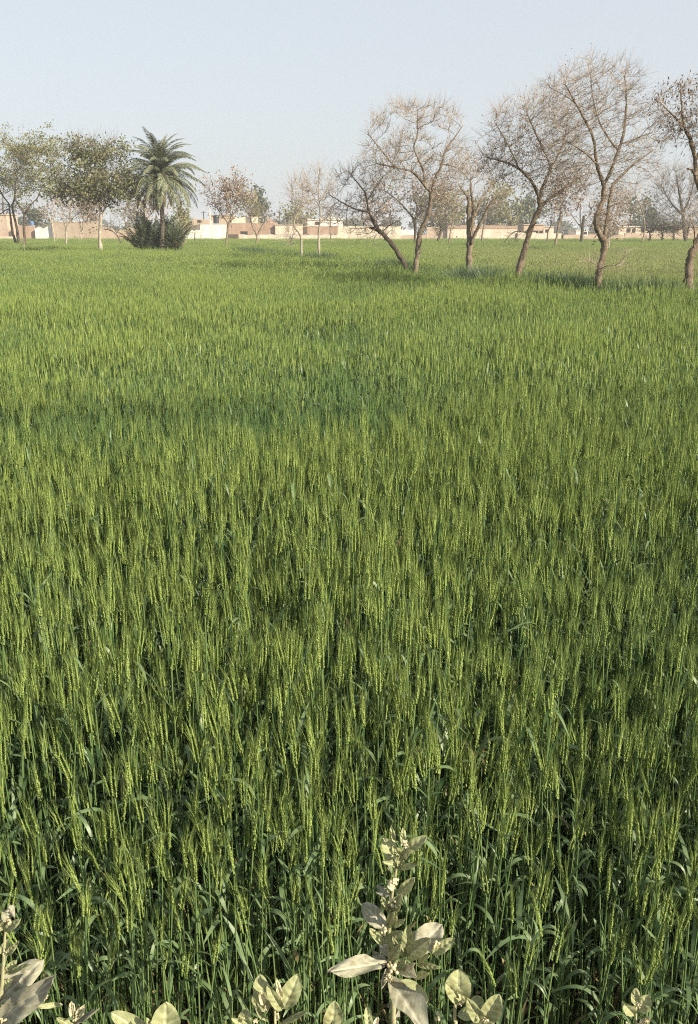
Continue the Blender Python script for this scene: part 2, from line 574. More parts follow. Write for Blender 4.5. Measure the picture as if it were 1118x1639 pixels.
def tube(pts, rad, sides=8, cap=True):
    """pts (n,3), rad (n,) -> V, quads, tris"""
    pts = np.asarray(pts, float)
    rad = np.asarray(rad, float)
    n = len(pts)
    tan = np.gradient(pts, axis=0)
    tan /= np.linalg.norm(tan, axis=1)[:, None] + 1e-12
    ref = np.array((0.0, 0, 1)) if abs(tan[0][2]) < 0.9 else np.array((1.0, 0, 0))
    a = unit(np.cross(tan[0], ref))
    V = []
    for i in range(n):
        a = unit(a - tan[i] * np.dot(a, tan[i]))
        b = np.cross(tan[i], a)
        for k in range(sides):
            t = 2 * math.pi * k / sides
            V.append(pts[i] + rad[i] * (math.cos(t) * a + math.sin(t) * b))
    Q = [(i * sides + k, i * sides + (k + 1) % sides, (i + 1) * sides + (k + 1) % sides, (i + 1) * sides + k)
         for i in range(n - 1) for k in range(sides)]
    T = []
    if cap:
        V.append(pts[-1])
        V.append(pts[0])
        e = (n - 1) * sides
        T = [(e + k, e + (k + 1) % sides, len(V) - 2) for k in range(sides)] + [((k + 1) % sides, k, len(V) - 1) for k in range(sides)]
    return np.array(V), np.array(Q), np.array(T).reshape(-1, 3)


def lathe(prof, sides=16):
    V, Q = [], []
    for (r, z) in prof:
        for k in range(sides):
            t = 2 * math.pi * k / sides
            V.append((r * math.cos(t), r * math.sin(t), z))
    for i in range(len(prof) - 1):
        for k in range(sides):
            Q.append((i * sides + k, i * sides + (k + 1) % sides, (i + 1) * sides + (k + 1) % sides, (i + 1) * sides + k))
    return np.array(V), np.array(Q)


def water_tank(label, pxc, pyt, pyb, wpx, d, mat):
    x = X(pxc, d)
    z0, z1 = Z(pyb, d), Z(pyt, d)
    r = (X(pxc + wpx / 2, d) - x)
    root = empty('water_tank', (x, d, 0), label, 'tank')
    h = z1 - z0
    prof = [(0.01, z0), (r, z0)]
    for k in range(6):
        a = z0 + h * 0.78 * k / 6
        prof += [(r * 1.03, a + h * 0.03), (r * 1.03, a + h * 0.08), (r, a + h * 0.1), (r, a + h * 0.125)]
    prof += [(r * 0.97, z0 + h * 0.82), (r * 0.6, z0 + h * 0.94), (r * 0.3, z0 + h * 0.96)]
    V, Q = lathe(prof)
    ob('tank_body', mesh_np('tank_body', V, Q, [mat], smooth=False), root)
    V, Q = lathe([(r * 0.32, z0 + h * 0.95), (r * 0.33, z0 + h), (0.01, z0 + h * 1.01)])
    ob('lid', mesh_np('lid', V, Q, [mat]), root)
    for sx, sy in ((-1, -1), (1, -1), (1, 1), (-1, 1)):
        V, Q, T = tube([(sx * r * 0.75, sy * r * 0.75, 0), (sx * r * 0.75, sy * r * 0.75, z0)], [0.05, 0.05], 6)
        ob('leg', mesh_np('leg', V, [Q, T], [M['metal']]), root)
    V, Q = prism(-r, r, -r, r, z0 - 0.005, z0 - 0.12)
    ob('platform', mesh_np('platform', V, Q, [M['metal']]), root)


water_tank('blue ribbed water tank on a stand behind the left brick wall', 53.5, 353.5, 363, 7, 132, M['blue'])
water_tank('black water tank on a stand behind the white wall', 347.5, 343.5, 357.5, 9, 140, M['black'])


def pole(name, label, px, pyt, pyb, d, r, mat, lean=0.0, cap=False):
    b, t = P(px, pyb, d), P(px + lean, pyt, d)
    root = empty(name, (b[0], d, 0), label, 'pole')
    b[2] = 0
    V, Q, T = tube(np.array([(0, 0, -0.2), ((t - b) * 0.5), (t - b)]) * np.array((1, 1, 1)), [r, r * 0.92, r * 0.8], 8)
    ob('shaft', mesh_np('shaft', V, [Q, T], [mat]), root)
    if cap:
        V, Q, T = tube([t - b + (-0.5, 0, -0.25), t - b + (0.5, 0, -0.25)], [0.05, 0.05], 6)
        ob('cross_arm', mesh_np('cross_arm', V, [Q, T], [mat]), root)


pole('pole', 'tall thin white pole standing above the white wall', 336, 333, 360, 134, 0.085, M['paint'])
pole('pole', 'dark slim post leaning in the field left of the tallest tree', 930, 345, 388, 92, 0.17, M['log'], 5)
pole('pole', 'thin pale stake in the wheat left of the double leafy trunks', 36.5, 380, 402, 50, 0.018, M['bark_pale'], 2)
pole('pole', 'short dark stake in the wheat before the stepped white wall', 310.5, 371, 388.5, 95, 0.06, M['log'], 2)
pole('utility_pole', 'thin dark utility pole rising behind the shed by the white wall', 326, 338, 358, 185, 0.13, M['log'], 0, True)
pole('utility_pole', 'thin dark utility pole behind the middle brick house', 498, 334, 352, 190, 0.13, M['log'], 0, True)


# ------------------------------------------------------------------ trees
def resample(pts, step):
    pts = np.asarray(pts, float)
    # Catmull-Rom through the given points (columns: x y z r)
    out = []
    n = len(pts)
    for i in range(n - 1):
        p0, p1, p2, p3 = pts[max(i - 1, 0)], pts[i], pts[i + 1], pts[min(i + 2, n - 1)]
        L = np.linalg.norm(p2[:3] - p1[:3])
        k = max(1, int(round(L / step)))
        for j in range(k):
            t = j / k
            q = 0.5 * ((2 * p1) + (-p0 + p2) * t + (2 * p0 - 5 * p1 + 4 * p2 - p3) * t * t + (-p0 + 3 * p1 - 3 * p2 + p3) * t ** 3)
            q[3] = p1[3] * (1 - t) + p2[3] * t
            out.append(q)
    out.append(pts[-1])
    return np.array(out)


def colonize(nodes, parent, att, step, infl, kill, iters, rg, up=0.05, jit=0.25):
    """space colonization: grow branch nodes towards the attractor points that fill the crown"""
    nodes = [np.array(n, float) for n in nodes]
    parent = list(parent)
    A = np.array(att, float)
    NV = np.array(nodes)
    best = np.full(len(A), 1e9)
    bi = np.zeros(len(A), int)

    def update(start):
        NVs = NV[start:]
        for s in range(0, len(NVs), 400):
            d = np.linalg.norm(A[:, None, :] - NVs[None, s:s + 400, :], axis=2)
            k = d.argmin(1)
            dm = d[np.arange(len(A)), k]
            m = dm < best
            best[m] = dm[m]
            bi[m] = k[m] + start + s
    update(0)
    for it in range(iters):
        alive = best > kill
        A, best, bi = A[alive], best[alive], bi[alive]
        if len(A) == 0:
            break
        m = best < infl
        if not m.any():
            infl *= 1.5
            continue
        idx = bi[m]
        dirs = A[m] - NV[idx]
        dirs /= np.linalg.norm(dirs, axis=1)[:, None] + 1e-9
        acc = {}
        for i, dv in zip(idx, dirs):
            acc[i] = acc.get(i, 0) + dv
        start = len(NV)
        new, npar = [], []
        for i, dv in acc.items():
            dv = unit(unit(dv) + np.array((0, 0, up)) + rg.normal(0, jit, 3) * 0.6)
            new.append(NV[i] + dv * step * rg.uniform(0.75, 1.2))
            npar.append(i)
        NV = np.vstack([NV, np.array(new)])
        parent += npar
        update(start)
    return NV, np.array(parent)


def prisms(a, b, ra, rb):
    """three-sided tapered twigs, vectorised"""
    d = b - a
    d /= np.linalg.norm(d, axis=1)[:, None] + 1e-9
    ref = np.where(np.abs(d[:, 2:3]) < 0.9, np.array([[0, 0, 1.0]]), np.array([[1.0, 0, 0]]))
    u = np.cross(d, ref)
    u /= np.linalg.norm(u, axis=1)[:, None] + 1e-9
    w = np.cross(d, u)
    n = len(a)
    V = np.zeros((n, 6, 3))
    for k in range(3):
        t = 2 * math.pi * k / 3
        o = math.cos(t) * u + math.sin(t) * w
        V[:, k] = a + o * ra[:, None]
        V[:, 3 + k] = b + o * rb[:, None]
    base = (np.arange(n) * 6)[:, None, None]
    Q = np.array([(0, 1, 4, 3), (1, 2, 5, 4), (2, 0, 3, 5)])[None] + base
    return V.reshape(-1, 3), Q.reshape(-1, 4)


def leaf_quads(pos, length, width, rg, hang=0.0, outv=None):
    n = len(pos)
    d = rg.normal(0, 1, (n, 3))
    d[:, 2] -= hang * 2.5
    if outv is not None:
        d += outv * 0.8
    d /= np.linalg.norm(d, axis=1)[:, None]
    s = np.cross(d, rg.normal(0, 1, (n, 3)))
    s /= np.linalg.norm(s, axis=1)[:, None] + 1e-9
    L = (length * rg.uniform(0.6, 1.3, n))[:, None]
    W = (width * rg.uniform(0.6, 1.3, n))[:, None]
    V = np.stack([pos, pos + d * L * 0.5 + s * W * 0.5, pos + d * L, pos + d * L * 0.5 - s * W * 0.5], 1)
    Q = np.arange(n * 4).reshape(n, 4)
    return V.reshape(-1, 3), Q


def make_tree(name, label, d, limbs, crowns, seed, step=0.1, natt=1500, bark='bark', twig='twig', leaf=None, nleaf=0, leaf_len=0.08,
              leaf_wid=0.04, hang=0.0, shoots=1.2, shoot_len=0.3, tip=0.0035, cat='tree', leaf_from=0.0, leaf_name='foliage', sides=9,
              up=0.05, group=None, leaf_zone=None, iters=70, shoot_up=0.6, gap=0.40, clump=0, thin=0.86):
    """limbs: list of polylines [(px, py, depth offset m, radius px)...]; crowns: ellipsoids (px, py, half width px, half height px, weight)"""
    rg = np.random.default_rng(seed)
    ppm = FOC / (d * 1.05)                      # photo pixels per metre there
    base = P(limbs[0][0][0], limbs[0][0][1], d)
    root = empty(name, (base[0], d, 0), label, cat, group)
    org = np.array((base[0], d, 0.0))
    nodes, par, rad, tg = [], [], [], Geo()
    skel = []
    for li, L in enumerate(limbs):
        pts = []
        for (px, py, dd, r) in L:
            p = P(px, py, d + dd) - org
            pts.append((*p, r * thin / ppm))
        if li == 0:                             # carry the trunk down to the soil below the wheat
            p0, p1 = np.array(pts[0]), np.array(pts[1])
            dv = (p0 - p1)
            k = (p0[2] + 0.1) / max(-dv[2], 1e-3) if dv[2] < 0 else 0
            foot = p0 + dv * min(k, 2.5) * 0.6
            foot[2] = -0.1
            foot[3] = p0[3] * 1.2
            pts = [tuple(foot)] + pts
        q = resample(pts, step)
        q[:, :3] += rg.normal(0, 1, (len(q), 3)) * (q[:, 3:4] * 0.10)
        rr = q[:, 3] * (1 + 0.10 * rg.normal(0, 1, len(q)))
        if li == 0:
            q[0, 2] = -0.1
        V, Q, T = tube(q[:, :3], rr, sides)
        # bark ridges: push ring points in and out
        ang = rg.normal(0, 0.11, len(V))
        ctr = np.repeat(q[:, :3], sides, 0)
        V[:len(ctr)] = ctr + (V[:len(ctr)] - ctr) * (1 + ang[:len(ctr), None])
        tg.add(V, T, Q)
        st = len(nodes)
        # attach to nearest earlier node
        for j, a in enumerate(q):
            if j == 0:
                if st == 0:
                    par.append(-1)
                else:
                    dd_ = np.linalg.norm(np.array(nodes) - a[:3], axis=1)
                    par.append(int(dd_.argmin()))
            else:
                par.append(len(nodes) - 1)
            nodes.append(a[:3])
            rad.append(a[3])
            skel.append((li, j / max(1, len(q) - 1)))
    ns = len(nodes)
    # attractors
    tw = sum(c[4] for c in crowns)
    att = []
    for (cx, cy, hw, hh, w) in crowns:
        n = int(natt * w / tw)
        v = rg.normal(0, 1, (n, 3))
        v /= np.linalg.norm(v, axis=1)[:, None]
        v *= rg.uniform(0.15, 1, n)[:, None] ** (1 / 2.4)
        c = P(cx, cy, d) - org
        a, b = hw / ppm, hh / ppm
        att.append(c + v * np.array((a, a * 0.9, b)))
    att = np.concatenate(att)
    att = att[att[:, 2] > 0.3]
    kf = ppm / (0.32 * np.mean([c[2] for c in crowns[:2]]))          # crowns come in uneven masses with gaps between
    nz = vnoise(att[:, 0] * kf + seed * 3.7, att[:, 2] * kf + seed) * .6 + vnoise(att[:, 1] * kf + 5, att[:, 2] * kf * 1.3 + seed * 2) * .4
    att = att[nz > gap + rg.normal(0, .07, len(nz))]
    # the low trunk grows no branches
    okn = [i for i in range(ns) if not (skel[i][0] == 0 and skel[i][1] < 0.45)]
    far = [np.array((0, 0, -1e4))] * 0
    N0 = np.array(nodes)
    hide = N0.copy()
    mask = np.ones(ns, bool)
    mask[okn] = False
    hide[mask] = (0, 0, -1e5)
    NV, PR = colonize(hide, par, att, step, step * 8, step * 1.6, iters, rg, up)
    NV[:ns] = N0
    n = len(NV)
    # pipe-model radii
    E = 2.35
    acc = np.zeros(n)
    nch = np.zeros(n, int)
    for i in range(n - 1, ns - 1, -1):
        if acc[i] == 0:
            acc[i] = tip ** E
        acc[PR[i]] += acc[i]
        nch[PR[i]] += 1
    rr = np.maximum(acc, tip ** E) ** (1 / E)
    rr[:ns] = np.array(rad)
    for i in range(ns, n):
        rr[i] = min(rr[i], rr[PR[i]] * 0.85 if PR[i] < ns else rr[PR[i]])
    ii = np.arange(ns, n)
    pa = NV[PR[ii]]
    pb = NV[ii]
    ra = np.minimum(rr[PR[ii]], rr[ii] * 1.25)
    cg = Geo()
    if len(ii):
        V, Q = prisms(pa, pb, ra, rr[ii])
        cg.add(V, None, Q)
    # fine shoots
    sk = np.array([i for i in range(ns) if rr[i] < tip * 6 and PR[i] >= 0], int)
    cand = np.concatenate([ii[rr[ii] < tip * 3.2], sk])
    k = rg.poisson(shoots, len(cand))
    src = np.repeat(cand, k)
    tipmask = np.ones(0)
    if len(src):
        dv = NV[src] - NV[PR[src]]
        dv /= np.linalg.norm(dv, axis=1)[:, None] + 1e-9
        outv = NV[src] - att.mean(0)
        outv /= np.linalg.norm(outv, axis=1)[:, None] + 1e-9
        s = dv * 0.6 + rg.normal(0, 0.55, (len(src), 3)) + outv * 0.45
        s[:, 2] += shoot_up
        s /= np.linalg.norm(s, axis=1)[:, None]
        L = shoot_len * rg.uniform(0.35, 1.25, len(src))
        a = NV[src] - dv * rg.uniform(0, 1, len(src))[:, None] * step
        bnd = rg.normal(0, 0.18, (len(src), 3))
        mid = a + s * (L * 0.5)[:, None]
        s2 = s + bnd
        s2 /= np.linalg.norm(s2, axis=1)[:, None]
        e = mid + s2 * (L * 0.5)[:, None]
        t1 = np.full(len(src), tip * 0.8)
        V, Q = prisms(a, mid, t1, t1 * 0.75)
        cg.add(V, None, Q)
        V, Q = prisms(mid, e, t1 * 0.75, t1 * 0.4)
        cg.add(V, None, Q)
        tips = np.concatenate([mid, e])
    else:
        tips = NV[cand]
    ob('trunk', tg.mesh('trunk', [M[bark]], smooth=True), root)
    if cg.n:
        o = ob('crown', cg.mesh('crown', [M[twig]]), root)
        o['kind'] = 'stuff'
    if leaf and nleaf:
        tp = tips
        if leaf_zone is not None:
            c = np.zeros(len(tp))
            for (zx, zy, zw, zh) in leaf_zone:
                q = P(zx, zy, d) - org
                e = ((tp[:, 0] - q[0]) / (zw / ppm)) ** 2 + ((tp[:, 2] - q[2]) / (zh / ppm)) ** 2
                c = np.maximum(c, np.exp(-e))
            pr = c + 0.04
        else:
            # clumpy: some branches carry more
            pr = 0.15 + vnoise(tp[:, 0] * 2.2 / step * 0.1 + seed, tp[:, 2] * 2.2 / step * 0.1 + tp[:, 1]) ** 2
        pr = pr / pr.sum()
        pick = rg.choice(len(tp), nleaf, p=pr)
        if clump:
            cen = tp[rg.choice(len(tp), clump, p=pr)]
            pos = cen[rg.integers(0, clump, nleaf)] + rg.normal(0, 1, (nleaf, 3)) * np.array((.26, .26, .15)) * leaf_len / .17
        else:
            pos = tp[pick] + rg.normal(0, leaf_len * 0.8, (nleaf, 3))
        pos = pos[pos[:, 2] > 0.5]
        V, Q = leaf_quads(pos, leaf_len, leaf_wid, rg, hang)
        g = Geo()
        g.add(V, None, Q)
        o = ob(leaf_name, g.mesh(leaf_name, [M[leaf]]), root)
        o['kind'] = 'stuff'
    return root


def dist(py, h=1.08):
    """ground distance of something that disappears into the wheat (top 0.9 m) at photo row py"""
    return h / math.tan(TH - math.atan((819.5 - py) / FOC))


def TR(name, label, basepy, limbs, crowns, seed, **kw):
    d = kw.pop('d', None) or dist(basepy)
    mn = min(min(c[2], c[3]) for c in crowns[:1])
    kw.setdefault('step', min(0.0050 * d, mn * .22 * d / 1330))
    kw.setdefault('tip', 0.00017 * d)
    kw.setdefault('shoot_len', 0.017 * d)
    kw.setdefault('leaf_len', 0.0036 * d)
    kw.setdefault('leaf_wid', 0.0017 * d)
    if d > 60:
        kw.setdefault('gap', .22)
        kw['natt'] = int(kw['natt'] * 1.3)
    if d < 60:                                   # close enough to see the fine twigs
        kw['step'] *= .78
        kw['natt'] = int(kw['natt'] * 1.9)
        kw['shoots'] = kw.get('shoots', 1.2) * 1.3
        kw.setdefault('iters', 90)
    return make_tree(name, label, d, limbs, crowns, seed, **kw)


# the row of bare trees on the right
TR('bare_tree', 'tallest bare tree with forked wavy trunk and thin twigs hanging low at its base', 457,
   [[(957, 457, 0, 6.3), (959, 434, 0, 5.8), (966, 407, .05, 5.6), (967, 386, .05, 6.0), (962, 379, 0, 4.8), (957, 368, -.05, 4.2), (953.5, 357, -.1, 4.0),
     (954.5, 348, -.1, 3.9), (959, 337, 0, 3.7), (965, 320, .05, 3.6), (967, 300, .05, 3.5), (966, 293, .05, 3.4), (956, 263, -.15, 2.9), (949, 219, -.2, 2.2), (929, 178, -.35, 1.6), (905, 135, -.5, .9)],
    [(967, 384, .05, 4.4), (972, 358, .15, 3.4), (974, 337, .2, 3.1), (978, 313, .25, 2.9), (980, 298, .3, 2.7), (988, 289, .35, 2.3), (1012, 265, .5, 1.6), (1046, 240, .6, .9)],
    [(967, 294, .05, 3.0), (974, 283, .05, 2.8), (990, 242, .15, 2.5), (1000, 205, .2, 2.1), (1003, 155, .2, 1.5), (1000, 122, .2, .8)],
    [(990, 242, .15, 1.8), (963, 202, .3, 1.3), (950, 160, .4, .8), (945, 115, .5, .5)],
    [(997, 230, .15, 1.5), (1044, 212, .3, .8)],
    [(956, 263, -.15, 1.7), (936, 244, -.4, 1.2), (905, 225, -.7, .7)],
    [(929, 178, -.35, 1.1), (915, 160, -.1, .8), (880, 140, 0, .5)],
    [(960, 431, 0, .9), (971, 426, -.2, .65), (985, 425, -.35, .5), (994, 418, -.4, .4), (1003, 406, -.4, .3)],
    [(958, 425, 0, .9), (948, 420, -.2, .6), (938, 414, -.3, .3)]],
   [(950, 152, 78, 52, 1.1), (965, 220, 94, 66, 1.0), (1000, 290, 55, 45, .35), (985, 335, 30, 45, .12), (990, 410, 26, 20, .012), (945, 405, 16, 16, .008)],
   11, natt=2600, bark='bark', twig='twig', leaf='dryleaf', nleaf=160, leaf_len=.04, leaf_wid=.02, shoots=1.3, shoot_up=.35)
TR('bare_tree', 'slanting bare tree leaning right with dark seed pods on its left boughs', 450,
   [[(827, 451, 0, 6.0), (834, 421, 0, 5.4), (841, 397, 0, 5.0), (848, 371, 0, 4.8), (856, 350, 0, 4.6), (865, 330, 0, 4.4), (863, 320, 0, 3.2), (859, 306, 0, 2.8), (851, 290, -.1, 2.5), (831, 270, -.2, 2.0), (808, 259, -.3, 1.5), (780, 252, -.4, .8)],
    [(864, 332, 0, 3.5), (866, 310, .05, 2.9), (875, 286, .1, 2.6), (882, 269, .1, 2.2), (875, 249, .05, 1.8), (862, 222, 0, 1.4), (845, 185, -.1, .8)],
    [(864, 332, 0, 3.4), (872, 325, .1, 2.7), (892, 310, .2, 2.2), (916, 293, .35, 1.6), (945, 275, .5, .8)],
    [(882, 269, .1, 1.6), (902, 229, .2, 1.2), (910, 185, .3, .6)],
    [(831, 270, -.2, 1.3), (815, 235, -.1, .9), (795, 200, 0, .5)],
    [(846, 372, 0, 1.2), (829, 370, -.2, .9), (818, 375, -.3, .7), (807, 388, -.4, .4)]],
   [(850, 240, 80, 58, 1), (890, 270, 60, 50, .6), (795, 265, 32, 26, .3), (850, 190, 62, 35, .55), (820, 385, 14, 8, .02)],
   12, natt=2300, bark='bark', leaf='pod', nleaf=1900, leaf_len=.06, leaf_wid=.018, hang=.8, leaf_name='seed_pods',
   leaf_zone=[(785, 256, 26, 12), (820, 262, 30, 16), (850, 245, 45, 35), (805, 285, 25, 14), (900, 280, 40, 26)], shoots=1.4, shoot_up=.45)
TR('bare_tree', 'pruned bare tree of several stout upright stems from one base', 433,
   [[(751, 434, 0, 6.2), (751, 412, 0, 5.6), (752, 392, 0, 5.6), (751, 372, 0, 4.0), (750, 345, -.05, 3.8), (752, 325, -.05, 3.2), (746, 311, -.1, 1.6), (735, 297, -.2, .9)],
    [(753, 392, .05, 4.2), (755, 370, .1, 3.6), (757, 343, .1, 3.2), (758, 329, .1, 2.9), (755, 311, .1, 2.0), (754, 285, .1, 1.0)],
    [(757, 350, .1, 2.6), (763, 338, .2, 2.4), (769, 322, .3, 2.0), (778, 308, .4, 1.4), (795, 290, .5, .7)],
    [(754, 390, -.05, 3.8), (760, 376, -.15, 3.2), (768, 360, -.25, 2.7), (777, 342, -.35, 2.3), (783, 330, -.4, 1.8), (800, 312, -.5, .8)]],
   [(757, 290, 36, 30, 1), (793, 308, 28, 24, .5), (745, 270, 24, 28, .4)],
   13, natt=1100, bark='bark', leaf='dryleaf', nleaf=700, leaf_len=.05, leaf_wid=.022, shoots=.9, hang=.4)
TR('bare_tree', 'bare dome shaped tree with slim curved trunk beside the leaning stump tree', 430,
   [[(666, 429, 0, 4.8), (669, 400, 0, 4.4), (673, 374, 0, 4.2), (681, 356, 0, 4.0), (688, 334, 0, 3.6), (690, 305, 0, 3.2), (683, 301, 0, 2.6), (675, 290, -.1, 2.3), (660, 275, -.2, 1.9), (633, 268, -.4, 1.4), (605, 262, -.5, .8)],
    [(681, 300, 0, 2.2), (678, 273, .05, 1.9), (670, 255, .05, 1.6), (663, 235, .05, 1.3), (669, 213, 0, 1.0), (668, 172, 0, .5)],
    [(691, 306, 0, 2.6), (698, 283, .1, 2.1), (708, 263, .2, 1.8), (713, 240, .2, 1.4), (726, 223, .3, 1.0), (742, 200, .3, .5)],
    [(633, 268, -.4, 1.2), (610, 240, -.3, .8), (590, 215, -.2, .4)],
    [(708, 263, .2, 1.2), (730, 268, .3, .9), (755, 290, .3, .5)]],
   [(664, 215, 74, 52, 1), (615, 252, 42, 32, .45), (715, 262, 42, 36, .5), (740, 290, 22, 22, .15)],
   14, natt=2100, leaf='dryleaf', nleaf=900, leaf_len=.05, leaf_wid=.022, shoots=1.6, shoot_up=.75, shoot_len=.42, hang=.3, leaf_zone=[(700, 245, 50, 22), (620, 252, 38, 25), (735, 275, 28, 25), (660, 235, 40, 20)])
TR('leaning_tree', 'bare tree with a strongly leaning trunk bent towards the left over the field', 427,
   [[(649, 427, 0, 4.0), (631, 396, 0, 3.9), (616, 378, 0, 3.9), (605, 367, 0, 3.6), (598, 354, -.05, 2.3), (590, 338, -.1, 1.9), (586, 312, -.1, 1.5), (577, 298, -.15, 1.1), (558, 275, -.2, .6)],
    [(606, 368, 0, 3.3), (598, 366, 0, 2.8), (592, 364, 0, 2.3)],
    [(591, 340, -.1, 1.5), (570, 335, -.3, 1.2), (548, 324, -.4, .9), (528, 312, -.5, .5)],
    [(588, 322, -.1, 1.1), (602, 300, .1, .8), (615, 280, .2, .4)],
    [(611, 373, 0, 1.2), (622, 362, .2, .8), (640, 352, .3, .5)]],
   [(575, 305, 46, 42, 1), (556, 340, 36, 32, .5), (602, 368, 42, 20, .2)],
   15, natt=1300, bark='bark_dark', twig='twig_grey', shoots=1.5, shoot_up=.5, shoot_len=.4)
TR('bare_tree', 'stout rough trunked tree at the right edge carrying dark clusters of pods', 470,
   [[(1103, 470, 0, 7.4), (1102, 440, 0, 7.0), (1106, 411, 0, 6.8), (1116, 387, 0, 6.2), (1128, 362, .05, 5.2), (1131, 335, .05, 4.8), (1124, 308, .05, 4.4), (1115, 286, 0, 4.0), (1113, 256, 0, 3.6), (1105, 222, -.1, 3.0), (1096, 203, -.15, 2.3), (1091, 165, -.2, 1.4), (1090, 135, -.2, .7)],
    [(1115, 284, 0, 2.4), (1108, 272, -.1, 1.9), (1101, 270, -.15, 1.5)],
    [(1113, 256, 0, 2.8), (1130, 225, .1, 2.2), (1145, 185, .2, 1.5), (1155, 145, .2, .8)],
    [(1097, 205, -.15, 1.6), (1078, 185, -.3, 1.2), (1058, 165, -.4, .6)],
    [(1127, 312, .05, 2.2), (1150, 285, .2, 1.6), (1180, 255, .3, .8)],
    [(1110, 400, 0, 1.3), (1112, 370, -.3, 1.0), (1104, 345, -.5, .6)]],
   [(1098, 185, 46, 48, 1), (1150, 200, 52, 68, 1), (1060, 165, 22, 26, .25), (1106, 350, 22, 28, .15)],
   16, natt=2000, leaf='pod', nleaf=2300, leaf_len=.065, leaf_wid=.02, hang=.8, leaf_name='seed_pods', leaf_zone=[(1060, 160, 22, 16), (1092, 195, 26, 16), (1085, 150, 25, 14), (1150, 190, 45, 40), (1108, 250, 12, 12)], shoots=1.1, shoot_up=.3)
# slim trees in the middle
TR('young_tree', 'slim bare young tree with crooked trunk, left one of the pair with pale feet', 411,
   [[(483, 411, 0, 2.2), (482, 379, 0, 1.7), (474, 366, 0, 1.5), (471, 354, 0, 1.4), (477, 340, 0, 1.2), (481, 331, 0, 1.0), (485, 315, 0, .7), (484, 298, 0, .4)],
    [(477, 340, 0, .8), (472, 320, .2, .6), (468, 300, .3, .3)]],
   [(480, 312, 20, 26, 1)], 17, natt=380, bark='bark_pale', shoots=1.3, shoot_up=.8)
TR('young_tree', 'slim straight bare young tree with pale foot and upright twiggy crown', 413,
   [[(511.5, 414, 0, 2.3), (510.5, 380, 0, 1.9), (512, 360, 0, 1.6), (513, 340, 0, 1.3), (511, 313, 0, .9), (511, 280, 0, .5)],
    [(512.5, 358, 0, .9), (521, 350, .2, .7), (534, 338, .3, .4)], [(512, 330, 0, .8), (500, 310, -.2, .6), (488, 290, -.3, .3)],
    [(512, 322, 0, .8), (525, 300, .2, .6), (533, 284, .3, .3)]],
   [(512, 315, 32, 42, 1), (505, 345, 24, 20, .25)], 18, natt=900, bark='bark_pale', shoots=1.3, shoot_up=.6)
# leafy trees on the left
TR('leafy_tree', 'yellowish leafy tree on two thin leaning trunks at the left edge', 390,
   [[(31, 391, 0, 2.6), (27, 364, 0, 2.2), (23, 347, 0, 1.9), (20, 331, 0, 1.6), (24, 315, 0, 1.2), (25, 290, 0, .8), (22, 255, 0, .5)],
    [(25.5, 389, .3, 2.0), (19, 364, .2, 1.8), (16, 337, .2, 1.5), (14, 325, .1, 1.3), (4, 312, 0, 1.0), (-8, 285, -.2, .6)],
    [(16, 334, .2, 1.1), (6, 338, -.3, .8), (-6, 350, -.5, .5)]],
   [(12, 268, 46, 44, 1), (-22, 270, 40, 40, .6)], 21, natt=900, bark='bark_dark', twig='twig_grey', leaf='olive', nleaf=7600, leaf_len=.17, leaf_wid=.10, shoots=1.1, clump=520, gap=.3)
TR('leafy_tree', 'yellowish leafy tree with a single Y forked trunk near the left edge', 391,
   [[(40, 392, 0, 2.4), (39, 364, 0, 2.1), (39.6, 342, 0, 2.0), (34, 333, 0, 1.5), (27, 324, 0, 1.2), (24, 305, -.2, .8), (30, 270, -.3, .5)],
    [(39.8, 342, 0, 1.8), (45, 334, 0, 1.5), (52, 325, .1, 1.2), (60, 318, .2, .9), (70, 290, .3, .5)]],
   [(62, 266, 36, 42, 1), (38, 290, 30, 28, .4), (85, 290, 18, 26, .25)], 22, natt=700, bark='bark_dark', twig='twig_grey', leaf='olive', nleaf=6000, leaf_len=.17, leaf_wid=.095, shoots=1.1, clump=430, gap=.3)
TR('leafy_tree', 'darker green leafy tree with pale straight trunk left of the palm', 402,
   [[(162, 403, 0, 3.4), (160, 377, 0, 3.0), (161.5, 357, 0, 2.7), (162, 340, 0, 2.5), (159, 318, 0, 2.2), (155, 288, 0, 1.8), (152, 260, 0, 1.3), (150, 230, 0, .7)],
    [(163, 344, 0, 1.5), (170, 330, .2, 1.2), (180, 312, .4, .8), (200, 295, .5, .4)],
    [(155, 288, 0, 1.1), (142, 262, -.2, .8), (128, 240, -.3, .4)],
    [(159, 318, 0, 1.4), (135, 308, -.3, 1.0), (105, 300, -.4, .5)],
    [(152, 262, 0, .9), (170, 240, .2, .6), (186, 214, .3, .3)]],
   [(155, 302, 62, 24, 1.0), (150, 254, 54, 28, .4), (102, 305, 22, 24, .25), (205, 298, 20, 22, .25)], 23, natt=1200, bark='bark_pale', twig='twig_grey',
   leaf='green', nleaf=8200, leaf_len=.17, leaf_wid=.09, shoots=1.2, clump=430, leaf_zone=[(155, 302, 70, 22), (103, 305, 26, 22), (205, 300, 22, 18), (150, 300, 50, 24), (148, 252, 45, 18)], gap=.42)
TR('dead_sapling', 'thin dead sapling bowed over to the left beside the pale trunk', 391,
   [[(195, 391, 0, 1.1), (187, 376, 0, .9), (178, 369, 0, .8), (167, 367, 0, .5)]], [(172, 362, 10, 6, 1)], 24, natt=25, bark='bark_dark', twig='twig_grey', shoots=.4)
